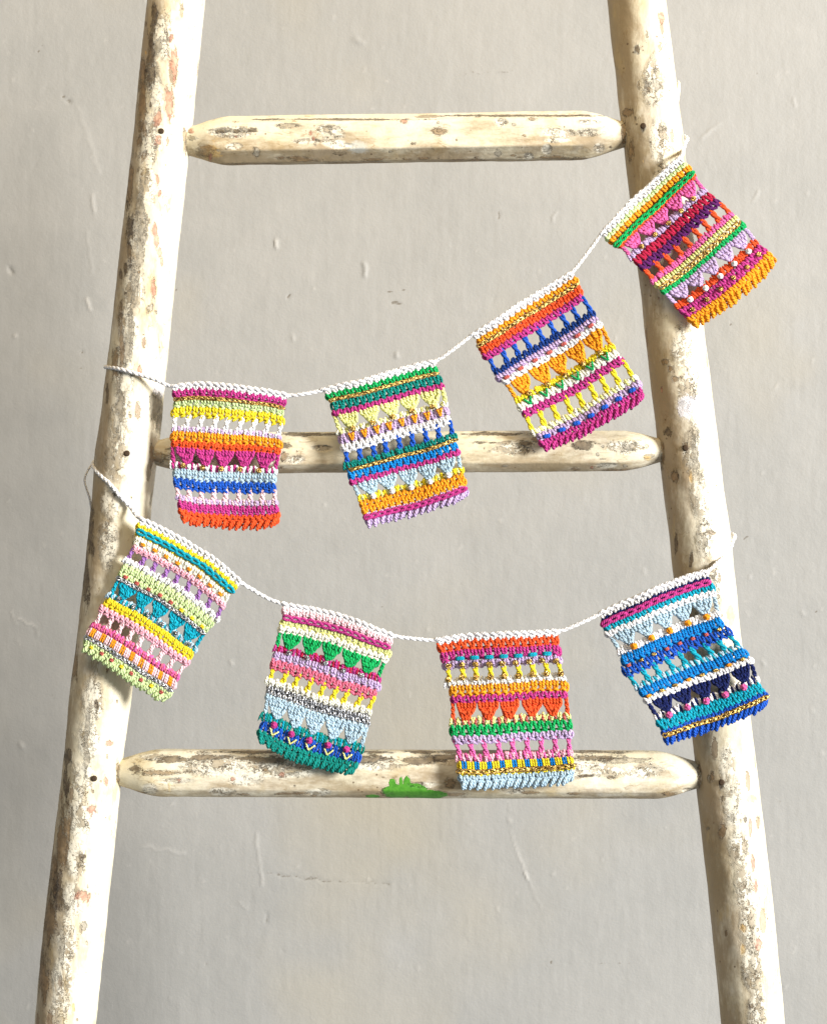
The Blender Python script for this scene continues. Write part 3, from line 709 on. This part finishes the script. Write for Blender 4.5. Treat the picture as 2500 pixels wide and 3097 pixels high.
    def posts(self, v0, v1, color, n=9, lean=0.25, foot=None, edge=None):
        """n separate posts of an open row; the first and last are the edges of the flag"""
        for i in range(n):
            tb = Tubes(); e = i in (0, n - 1)
            s = 0.012 + 0.976 * i / (n - 1)
            w = 1.0 / (n - 1)
            ln = lean * w * (0.3 if e else 1) + RNG.uniform(-.06, .06) * w
            j = RNG.uniform(-.06, .06) * w if not e else 0
            col_ = edge if (e and edge) else color
            self.strand_twist(tb, s + j + ln / 2, v0 - .006, s + j - ln / 2, v1 + .006, col_, r=1.62 if not e else 1.4, a=1.35 if not e else 1.05)
            if not e:
                A = np.array([[s + j - ln / 2 - .26 * w, v1 + .004, -.2], [s + j - ln / 2 - .12 * w, v1 - .012, 1.1], [s + j - ln / 2 + .02 * w, v1 - .022, 1.5]])
                tb.add(self.map(A), 1.4 * MM, foot or color)
            tb.build('post', self.o)
    def hearts(self, v0, v1, color, n=5, c2=None, edge=None, s0=0.03, s1=0.97):
        w = (s1 - s0) / n
        for i in range(n):
            tb = Tubes(); xc = s0 + w * (i + .5) + RNG.uniform(-.03, .03) * w; hw = w * 0.5
            L = v1 - v0; tipx = xc + RNG.uniform(-.06, .06) * w
            def loop(x0, y0, x1, y1, h, r):
                A = np.array([[xc + x0 * hw, v0 + y0 * L, -.2], [xc + (x0 * .85 + x1 * .15) * hw, v0 + (y0 * .82 + y1 * .18) * L, h], [xc + (x0 * .4 + x1 * .6) * hw, v0 + (y0 * .4 + y1 * .6) * L, h + .4], [xc + x1 * hw, v0 + y1 * L, .3]])
                A[:, 0] += RNG.uniform(-.05, .05) * hw + RNG.uniform(-.03, .03, 4) * hw; A[:, 1] += RNG.uniform(-.04, .04) * L + RNG.uniform(-.02, .02, 4) * L; A[1:3, 2] += RNG.uniform(-.3, .4)
                tb.add(self.map(A), r * MM, c2 if (c2 and RNG.random() < .4) else color, plump=True)
            for x in (-.62, -.3, 0, .3, .62):   # the body under the loops
                A = np.array([[xc + x * hw, v0, -.8], [xc + x * hw, v0 + .3 * L, .3], [tipx + x * hw * .72, v0 + .6 * L, .5], [tipx + x * hw * .38, v0 + .97 * L, -.3]])
                tb.add(self.map(A), 1.9 * MM, color)
            for q in range(6):       # first round: three stitches, a pair of loops each
                x = (q - 2.5) / 2.5 * .80
                loop(x, -.06, x * .86 + (.05 if q % 2 else -.05), .50, 2.0, 1.75)
            for x0, x1 in ((-.76, -.40), (-.44, -.10), (.02, -.22), (.34, .10), (.78, .42), (.12, .34)):
                loop(x0 * .92, .34, x1 * .85, .76, 2.5, 1.65)
            for x0, x1 in ((-.40, -.08), (-.10, .06), (.14, -.04), (.42, .08)):
                loop(x0, .62, x1 + (tipx - xc) / hw, 1.06, 2.2, 1.45)
            loop(-.55, .52, .1, .66, 3.0, 1.25); loop(.5, .60, -.1, .74, 3.0, 1.25); loop(-.2, .98, .22, .90, 2.6, 1.2)
            tb.build('heart_cluster', self.o)
        for s, sg in ((0.008, 1), (0.992, -1)):
            tb = Tubes(); self.strand_twist(tb, s, v0 - .01, s, v1 + .012, edge or color, turns=1.9, a=1.0, r=1.3, loop=False); tb.build('post', self.o)
    def ball(self, tb, s, v, h, color, R=1.25, r=0.75):
        u = np.linspace(0, 2 * math.pi, 26); ph = RNG.uniform(0, 6.28)
        rr = R + .55 * np.cos(5 * u)
        p = self.M(np.array([s]), np.array([v]), np.array([h]))[0]
        x = rr * np.cos(2 * u + ph); z = rr * np.sin(2 * u + ph); y = -.75 * np.sin(5 * u) - .35 * np.cos(u)
        tb.add(p + np.stack([x, y, z], -1) * MM, r * MM, color, m=64)
        A = p + np.array([[-.9, 0, .2], [-.3, -1.0, .1], [.4, -1.0, -.1], [.9, 0, -.2]]) * MM * R / 1.25
        tb.add(A, r * 1.2 * MM, color)
    def knots(self, v, color, ss, h=2.8, R=1.25, r=.75):
        h += 2.4; R *= 1.2; r *= 1.15
        for s in ss:
            tb = Tubes(); self.ball(tb, s, v + RNG.uniform(-.003, .003), h, color, R, r); tb.build('knot', self.o)
    def runs(self, v, color, ss, ln=.03, h=2.0, r=1.0, colors=None, slant=0.0):
        h += 1.5; r *= 1.12
        for i, s in enumerate(ss):
            tb = Tubes(); cc = colors[i % len(colors)] if colors else color
            for q in (-.5, .5):
                dv = q * 1.3 / (self.len * 1000)
                A = np.array([[s - ln / 2, v + dv * .4 - slant, -.4], [s - ln / 2 * .7, v + dv - slant * .7, h], [s, v + dv * 1.2, h + .4], [s + ln / 2 * .7, v + dv + slant * .7, h], [s + ln / 2, v + dv * .4 + slant, -.4]])
                tb.add(self.map(A), r * MM, cc)
            tb.build('running_stitch', self.o)
    def vees(self, v0, v1, color, ss, hw=.025, h=3.0, r=.75, n=1):
        h += 1.5; r *= 1.15
        for s in ss:
            tb = Tubes()
            for sg in (-1, 1):
                for q in range(n):
                    o = q * .35
                    A = np.array([[s + sg * hw * (1 - o), v0, .5], [s + sg * hw * (.92 - o), v0 + .06 * (v1 - v0), h], [s + sg * hw * .5, (v0 + v1) / 2, h + .4], [s + sg * hw * .08, v1 - .05 * (v1 - v0), h + .2], [s, v1, .5]])
                    tb.add(self.map(A), r * MM, color)
            tb.build('v_stitch', self.o)

def lin(a, b, n): return list(np.linspace(a, b, n))

# ------------------------------------------------------------------ the flags
# 1
f = Flag((480, 1120, 4.133), [(178, 175), (182, 260), (205, 330), (190, 520), (180, 690), (165, 900), (165, 1050), (185, 1200), (190, 1340), (215, 1480), (250, 1640), (275, 1790), (300, 1890)],
         [(1605, 300), (1585, 380), (1545, 490), (1540, 680), (1505, 850), (1520, 950), (1490, 1130), (1460, 1250), (1450, 1400), (1460, 1520), (1465, 1640), (1490, 1760), (1480, 1935)],
         (-65, 70), (-.036, -.029), 'crochet flag with pink hearts above gold knots and a red-orange bottom edge', (0.006, 0, .003), 1, 17)
t = lambda y: (y - 180) / 1815
F1 = f
f.row('header', 0, .055, 'white'); f.row('v', .045, .1, 'magenta'); f.row('lurex', .098, .122, 'gold', 20)
f.row('ii', t(385), t(510), 'palegreen'); f.row('ii', t(495), t(620), 'yellow', c2='yellow')
f.posts(t(610), t(770), 'white', 9, .25); f.row('base', t(745), t(820), 'lilac', c2='white')
f.row('ii', t(815), t(945), 'orange'); f.row('v', t(930), t(1015), 'red')
f.hearts(t(1010), t(1215), 'magenta'); f.row('base', t(1205), t(1305), 'white', c2='magenta'); f.knots(t(1240), 'gold', lin(.10, .84, 5))
f.row('ii', t(1295), t(1425), 'lightblue'); f.row('v', t(1415), t(1545), 'blue'); f.posts(t(1530), t(1655), 'palepink', 9, .2); f.row('base', t(1640), t(1725), 'lilac', c2='palepink')
f.row('v', t(1715), t(1860), 'magenta'); f.row('v', t(1830), t(1900), 'red'); f.row('fringe', t(1890), 1.0, 'red', 16)
# 2
f = Flag((960, 1060, 3.617), [(40, 425), (110, 490), (150, 600), (175, 710), (200, 780), (245, 920), (265, 1010), (295, 1120), (320, 1270), (360, 1330), (375, 1440), (430, 1560), (485, 1690), (515, 1830), (555, 1920)],
         [(1275, 95), (1280, 140), (1335, 300), (1375, 430), (1400, 520), (1410, 640), (1465, 800), (1490, 920), (1510, 1010), (1545, 1110), (1560, 1250), (1590, 1380), (1600, 1480), (1635, 1530), (1615, 1620)],
         (0, 25), (-.036, -.028), 'crochet flag with green top, pale yellow hearts, small orange V stitches and blue posts', (0, 0, .003), 2, 16)
F2 = f
t = lambda y: (y - 430) / 1490
f.row('header', .0, .055, 'white'); f.row('v', t(500), t(570), 'green'); f.row('lurex', t(560), t(592), 'gold', 20); f.row('v', t(588), t(695), 'teal'); f.row('v', t(688), t(745), 'magenta')
f.hearts(t(738), t(890), 'paleyellow'); f.row('base', t(880), t(945), 'cream', c2='paleyellow'); f.knots(t(892), 'gold', lin(.13, .87, 5))
f.row('a', t(935), t(1040), 'lilac'); f.vees(t(940), t(1010), 'orange', lin(.10, .93, 8), .022, 3.0, .95, 2)
f.row('v', t(1032), t(1120), 'white'); f.posts(t(1105), t(1245), 'blue', 9, .05); f.row('base', t(1225), t(1305), 'teal'); f.row('lurex', t(1290), t(1322), 'gold', 20)
f.row('v', t(1312), t(1420), 'azure'); f.row('v', t(1408), t(1465), 'magenta'); f.hearts(t(1455), t(1605), 'lightblue'); f.row('base', t(1590), t(1665), 'yellow', c2='paleyellow')
f.row('v', t(1655), t(1725), 'orange'); f.row('v', t(1715), t(1795), 'orange'); f.knots(t(1630), 'white', lin(.13, .87, 5), 3.0, 1.3, .85)
f.row('a', t(1785), t(1835), 'lilac'); f.row('chain', t(1800), t(1850), 'magenta', 15, r=1.35); f.row('fringe', t(1835), 1.0, 'lilac', 17)
# 3
f = Flag((1410, 800, 3.1), [(35, 655), (100, 715), (160, 850), (210, 890), (250, 1010), (320, 1090), (385, 1140), (470, 1290), (540, 1400), (600, 1560), (660, 1600), (690, 1660), (755, 1745)],
         [(965, 60), (1005, 120), (1060, 240), (1110, 330), (1160, 400), (1195, 470), (1240, 540), (1285, 600), (1355, 760), (1420, 850), (1490, 920), (1540, 1000), (1590, 1080), (1645, 1190), (1640, 1275)],
         (0, 35), (-.036, -.028), 'crochet flag with dark blue posts, orange hearts, green V stitches and a cerise bottom edge', (0, .010, .004), 3, 17)
F3 = f
t = lambda y: (y - 640) / 1100
f.row('header', 0, .06, 'white'); f.row('v', t(700), t(752), 'orange'); f.row('lurex', t(738), t(768), 'gold', 22); f.row('v', t(758), t(800), 'red'); f.row('v', t(792), t(838), 'red'); f.row('v', t(828), t(880), 'magenta')
f.posts(t(868), t(1000), 'blue', 9, .0); f.row('a', t(975), t(1035), 'navy', 18, r=1.4); f.row('ii', t(1020), t(1085), 'lilac'); f.row('v', t(1072), t(1125), 'white')
f.runs(t(1072), 'brick', lin(.06, .92, 7), .055, 2.6, .9)
f.hearts(t(1118), t(1268), 'orange'); f.row('base', t(1258), t(1318), 'yellow'); f.knots(t(1274), 'gold', lin(.14, .88, 5)); f.row('v', t(1308), t(1380), 'cream', c2='white')
f.vees(t(1298), t(1352), 'green', lin(.10, .90, 6), .034, 3.2, .85); f.row('v', t(1372), t(1432), 'magenta')
f.posts(t(1420), t(1560), 'yellow', 9, .1, foot='yellow'); f.row('base', t(1540), t(1605), 'cream', c2='paleyellow'); f.row('v', t(1590), t(1655), 'lilac')
f.runs(t(1632), 'blue', lin(.07, .92, 7), .06, 2.7, 1.35, slant=.004); f.row('v', t(1645), t(1705), 'magenta'); f.row('fringe', t(1690), 1.0, 'magenta', 18)
# 4
f = Flag((1800, 400, 2.993), [(45, 905), (95, 965), (165, 1025), (245, 1045), (340, 1170), (400, 1220), (460, 1275), (560, 1400), (600, 1420), (650, 1490), (760, 1600), (790, 1625), (835, 1690), (915, 1760)],
         [(762, 215), (800, 275), (870, 350), (900, 410), (1000, 540), (1080, 605), (1160, 655), (1250, 770), (1300, 810), (1345, 860), (1390, 905), (1460, 1000), (1495, 1035), (1545, 1085), (1635, 1185)],
         (-20, 45), (-.037, -.037), 'crochet flag with orange bobbles, a green chain line, pink hearts and purple row', (0, 0, .002), 4, 18)
F4 = f
f.row('header', 0, .062, 'white', 18); f.row('v', .055, .088, 'palegreen', 18); f.row('bob', .078, .132, 'orange', 15, r=1.75); f.row('v', .15, .188, 'red', 20); f.row('chain', .132, .168, 'green', 14, r=1.25)
f.hearts(.185, .28, 'pink'); f.row('base', .27, .325, 'lilac'); f.knots(.29, 'gold', lin(.16, .86, 5), r=.7)
f.row('v', .318, .388, 'crimson', 16); f.row('v', .378, .442, 'purple', 16); f.posts(.437, .535, 'red', 9, .0, foot='red'); f.row('base', .513, .562, 'pink')
f.row('bob', .553, .6, 'paleyellow', 17, r=1.15); f.row('lurex', .594, .63, 'gold', 24, r=.8); f.row('v', .59, .632, 'cream', 18); f.row('v', .622, .668, 'green', 20)
f.hearts(.664, .765, 'lilac'); f.row('base', .765, .828, 'red'); f.knots(.798, 'white', lin(.14, .88, 5), 3.2, 1.3, .95)
f.row('v', .822, .87, 'magenta', 17); f.row('v', .862, .912, 'magenta', 17); f.knots(.868, 'gold', lin(.09, .93, 6), 2.6, 1.2, .6); f.row('v', .90, .955, 'orange', 18); f.row('fringe', .945, 1.0, 'orange', 18)
# 5
f = Flag((220, 1540, 3.215), [(660, 85), (640, 180), (610, 280), (600, 360), (515, 490), (490, 560), (450, 660), (425, 710), (360, 840), (340, 865), (285, 945), (275, 990), (205, 1130), (155, 1210), (130, 1265), (100, 1385)],
         [(1640, 690), (1610, 750), (1570, 790), (1530, 830), (1485, 870), (1435, 1020), (1405, 1060), (1360, 1120), (1325, 1150), (1225, 1300), (1205, 1335), (1175, 1400), (1130, 1480), (1025, 1620), (1000, 1690), (985, 1760), (865, 1885)],
         (-55, -5), (-.037, -.037), 'crochet flag with a turquoise chain over yellow, teal hearts and a pale green edge', (0, 0, .002), 5, 18)
F5 = f
f.row('header', 0, .052, 'white'); f.row('v', .045, .088, 'yellow'); f.row('v', .09, .13, 'yellow'); f.row('chain', .076, .112, 'turquoise', 13, r=1.35)
f.row('ii', .125, .2, 'cream'); f.runs(.163, 'orange', lin(.08, .93, 8), .042, 2.4, .85); f.row('v', .19, .228, 'rose'); f.posts(.222, .305, 'violet', 9, .0); f.row('base', .288, .338, 'white')
f.row('a', .332, .40, 'palegreen'); f.row('v', .392, .435, 'palegreen'); f.runs(.412, 'brick', lin(.06, .94, 8), .042, 2.4, .9, colors=['brick', 'brick', 'brick', 'brick', 'brick', 'yellow', 'yellow', 'yellow']); f.row('lurex', .428, .452, 'silver', 22)
f.hearts(.447, .553, 'turquoise'); f.row('base', .545, .598, 'lightblue', c2='turquoise'); f.knots(.56, 'silver', lin(.10, .92, 6), 2.0, 1.1, .5)
f.row('ii', .592, .662, 'yellow'); f.row('v', .655, .702, 'rose'); f.posts(.697, .79, 'palepink', 9, -.05); f.row('base', .775, .826, 'pink', c2='coral')
f.row('wrap', .822, .882, 'palepink', 9, c2='orange'); f.row('lurex', .882, .912, 'silver', 22); f.row('v', .90, .955, 'palegreen'); f.runs(.945, 'brick', lin(.08, .92, 8), .035, 2.4, .8, colors=['yellow', 'brick', 'brick']); f.row('fringe', .945, 1.0, 'palegreen', 18)
# 6
f = Flag((750, 1790, 3.694), [(390, 115), (400, 190), (400, 290), (370, 390), (345, 460), (312, 620), (300, 680), (275, 800), (258, 870), (233, 1030), (222, 1130), (200, 1230), (178, 1400), (140, 1480), (105, 1600), (150, 1700)],
         [(1625, 470), (1605, 540), (1590, 610), (1560, 710), (1515, 830), (1455, 970), (1455, 1080), (1400, 1210), (1350, 1380), (1340, 1480), (1310, 1600), (1270, 1740), (1240, 1860), (1205, 1950), (1160, 2045)],
         (-45, 60), (-.036, -.029), 'crochet flag with green hearts, a silver band and pink buds above pale V stitches', (0.006, 0, .004), 6, 17)
F6 = f
f.row('header', 0, .045, 'white'); f.row('v', .036, .088, 'palepink', c2='rose'); f.row('chain', .082, .118, 'magenta', 14, r=1.35)
f.row('ii', .112, .17, 'paleyellow'); f.row('v', .158, .208, 'cream'); f.hearts(.203, .31, 'green'); f.row('base', .298, .355, 'magenta', c2='crimson'); f.knots(.335, 'silver', lin(.13, .84, 5), 2.6, 1.2, .65)
f.row('ii', .348, .41, 'lilac'); f.row('v', .40, .472, 'coral'); f.posts(.462, .552, 'yellow', 9, .25, foot='yellow'); f.row('base', .535, .588, 'cream')
f.row('a', .582, .625, 'silver', 18, r=1.1); f.row('v', .615, .66, 'silver', 18, r=1.1); f.row('v', .652, .69, 'lightblue'); f.hearts(.672, .795, 'lightblue')
f.row('base', .775, .848, 'teal', c2='turquoise'); f.row('a', .835, .915, 'blue', 18, r=1.3); f.knots(.838, 'magenta', lin(.12, .86, 5), 3.4, 1.6, 1.0); f.vees(.862, .9, 'paleyellow', lin(.14, .88, 5), .045, 3.4, .75)
f.row('v', .905, .955, 'teal'); f.row('fringe', .942, 1.0, 'teal', 17)
# 7
f = Flag((1290, 1880, 3.694), [(100, 180), (145, 290), (185, 400), (200, 480), (225, 560), (255, 740), (270, 790), (268, 890), (285, 920), (280, 1130), (280, 1180), (292, 1330), (320, 1360), (362, 1550), (368, 1620), (365, 1720), (400, 1860)],
         [(1468, 95), (1462, 180), (1470, 350), (1482, 450), (1520, 600), (1550, 640), (1550, 770), (1570, 900), (1580, 1020), (1590, 1130), (1600, 1230), (1600, 1420), (1615, 1540), (1635, 1640), (1610, 1800)],
         (-20, 25), (-.036, -.028), 'crochet flag with red hearts, gold-knotted yellow posts and a light blue edge', (0, 0, .004), 7, 16)
F7 = f
t = lambda y: (y - 115) / 1745
f.row('header', 0, .05, 'white'); f.row('v', t(185), t(300), 'red'); f.row('ii', t(290), t(425), 'magenta'); f.runs(t(388), 'turquoise', lin(.14, .90, 7), .075, 2.6, 1.2)
f.row('a', t(410), t(500), 'lilac'); f.posts(t(480), t(635), 'yellow', 9, .1, foot='yellow'); f.row('base', t(615), t(715), 'white', c2='cream')
f.knots(t(466), 'gold', lin(.03, .97, 9), 3.2, 1.4, .85); f.knots(t(612), 'gold', [.0] + lin(.12, .86, 7) + [.985], 3.2, 1.5, .9)
f.row('ii', t(700), t(825), 'orange'); f.row('v', t(812), t(895), 'magenta'); f.hearts(t(885), t(1085), 'red'); f.row('base', t(1055), t(1150), 'paleyellow', c2='brick')
f.row('v', t(1140), t(1265), 'green'); f.row('v', t(1255), t(1345), 'lilac'); f.posts(t(1325), t(1500), 'pink', 9, .0, foot='pink', edge='pink'); f.row('base', t(1470), t(1565), 'rose', c2='pink')
f.row('wrap', t(1555), t(1650), 'yellow', 9, c2='azure'); f.row('v', t(1660), t(1715), 'yellow', 14); f.row('lurex', t(1640), t(1690), 'gold', 18, r=.9)
f.row('v', t(1705), t(1785), 'lightblue', 18); f.row('fringe', t(1765), 1.0, 'lightblue', 17)
# 8
f = Flag((1780, 1690, 3.046), [(105, 490), (125, 610), (165, 680), (205, 740), (280, 860), (300, 950), (325, 1020), (430, 1190), (480, 1260), (520, 1300), (630, 1480), (650, 1530), (695, 1620), (730, 1705)],
         [(1080, 95), (1105, 190), (1135, 270), (1155, 330), (1200, 530), (1225, 580), (1265, 650), (1360, 770), (1410, 810), (1445, 880), (1505, 960), (1545, 1120), (1575, 1190), (1600, 1230), (1640, 1290), (1610, 1385)],
         (-25, 15), (-.037, -.037), 'crochet flag in blues with a cerise chain, navy hearts and pink knots', (0, 0, .002), 8, 18)
F8 = f
f.row('header', 0, .062, 'white', 16); f.row('v', .05, .078, 'darknavy'); f.row('v', .078, .105, 'darknavy'); f.row('chain', .066, .102, 'magenta', 13, r=1.4)
f.row('v', .098, .148, 'turquoise'); f.row('v', .14, .182, 'white'); f.hearts(.175, .278, 'lightblue'); f.row('base', .272, .332, 'white'); f.knots(.298, 'orange', lin(.15, .88, 5), 3.0, 1.55, 1.0)
f.row('ii', .328, .402, 'azure'); f.row('v', .398, .472, 'blue', r=1.4); f.runs(.402, 'brick', lin(.05, .94, 8), .038, 2.6, .8, colors=['brick', 'gold', 'gold', 'brick', 'brick', 'brick'])
f.posts(.462, .552, 'turquoise', 9, .0, foot='turquoise'); f.row('base', .538, .586, 'lightblue', c2='turquoise'); f.row('ii', .576, .65, 'azure'); f.runs(.645, 'gold', lin(.05, .94, 8), .045, 2.6, .85, colors=['orange', 'gold', 'gold'])
f.row('v', .648, .692, 'white'); f.hearts(.685, .79, 'darknavy'); f.row('base', .775, .832, 'white', c2='darknavy'); f.knots(.815, 'pink', lin(.12, .86, 5), 3.2, 1.6, 1.0)
f.row('v', .826, .872, 'turquoise'); f.row('v', .864, .91, 'turquoise'); f.row('v', .90, .94, 'blue'); f.row('fringe', .938, 1.0, 'blue', 20); f.row('lurex', .922, .952, 'gold', 22, r=.85)

for f in (F1, F2, F3, F4, F5, F6, F7, F8): f.fuzz()

# ------------------------------------------------------------------ the two cords
def cord(name, pts, label, r=1.5, a=0.6, pitch=12, color='white'):
    P = np.array(pts)
    C = catmull(P, len(P) * 16)
    d = np.r_[0, np.linalg.norm(np.diff(C, axis=0), axis=1).cumsum()]
    m = int(d[-1] / 0.0011)
    u = np.linspace(0, d[-1], m); C = np.stack([np.interp(u, d, C[:, q]) for q in range(3)], -1)
    C = np.stack([smooth(C[:, q], 9) for q in range(3)], -1)
    T = np.gradient(C, axis=0); T /= np.linalg.norm(T, axis=1, keepdims=True)
    ref = np.array([.13, -.7, .7]); N = ref - (T @ ref)[:, None] * T; N /= np.linalg.norm(N, axis=1, keepdims=True); B = np.cross(T, N)
    tb = Tubes()
    for q in range(2):
        ph = u * 1000 / pitch * 2 * math.pi + q * math.pi
        tb.add(C + a * MM * (np.cos(ph)[:, None] * N + np.sin(ph)[:, None] * B), r * MM, color, m=2 * m)
    o = tb.build('bunting_cord')
    off = C[0]
    o.data.transform(__import__('mathutils').Matrix.Translation(-Vector(off))); o.location = off
    tag(o, label, 'cord', None)
    return o
def top(fl, ss=(0.0, .25, .5, .75, 1.0), v=0.012):
    return [fl.M(np.array([s]), np.array([v]), np.array([1.0]))[0] for s in ss]
def onrail(px, py, tab, extra=2.2):
    c, r = rail_at(tab, py); x = (px - c) / r
    x = max(-.98, min(.98, x)); k = r / S + extra * MM
    return W(c + x * k * S, py, -math.sqrt(1 - x * x) * k)
up = [W(420, 1098, .036), W(350, 1104, .028), W(322, 1110, .006), onrail(331, 1110, LEFT), onrail(360, 1115, LEFT), onrail(395, 1124, LEFT), onrail(430, 1136, LEFT, 3), W(475, 1150, -.034)]
up += top(F1) + [W(915, 1192, -.036)] + top(F2) + [W(1368, 1058, -.037)] + top(F3) + [W(1745, 805, -.037), W(1785, 752, -.037)] + top(F4)
up += [onrail(2056, 455, RIGHT, 3.0), onrail(2063, 434, RIGHT, 2.4), W(2075, 416, .004), W(2030, 400, .036)]
cord('bunting_cord', up, 'white twisted cord carrying the flags from the pole bend up to the top rung')
lo = [W(370, 1385, .036), W(300, 1390, .022), W(282, 1402, .004), onrail(294, 1418, LEFT), onrail(312, 1440, LEFT), onrail(338, 1466, LEFT), onrail(362, 1498, LEFT), onrail(392, 1533, LEFT, 3)]
lo += top(F5) + [W(765, 1784, -.037), W(806, 1808, -.037)] + top(F6) + [W(1255, 1932, -.036)] + top(F7) + [W(1755, 1884, -.036)] + top(F8)
lo += [onrail(2160, 1704, RIGHT, 4.5), onrail(2183, 1684, RIGHT, 2.6), onrail(2200, 1658, RIGHT, 2.4), onrail(2208, 1634, RIGHT, 2.4), W(2218, 1618, .006), W(2170, 1602, .036)]
cord('bunting_cord', lo, 'white twisted cord carrying the flags above the rung with the green patch')
tail = [W(300, 1383, .030), W(284, 1398, .016), W(266, 1424, .006), W(256, 1450, .004), W(262, 1478, .004), W(272, 1508, .006), W(277, 1540, .010), W(284, 1560, .02)]
o = cord('bunting_cord', tail, 'loose thin tail of white cord dangling beside the bend of the pole', r=.75, a=.5, pitch=5)
o.name = 'cord_tail'
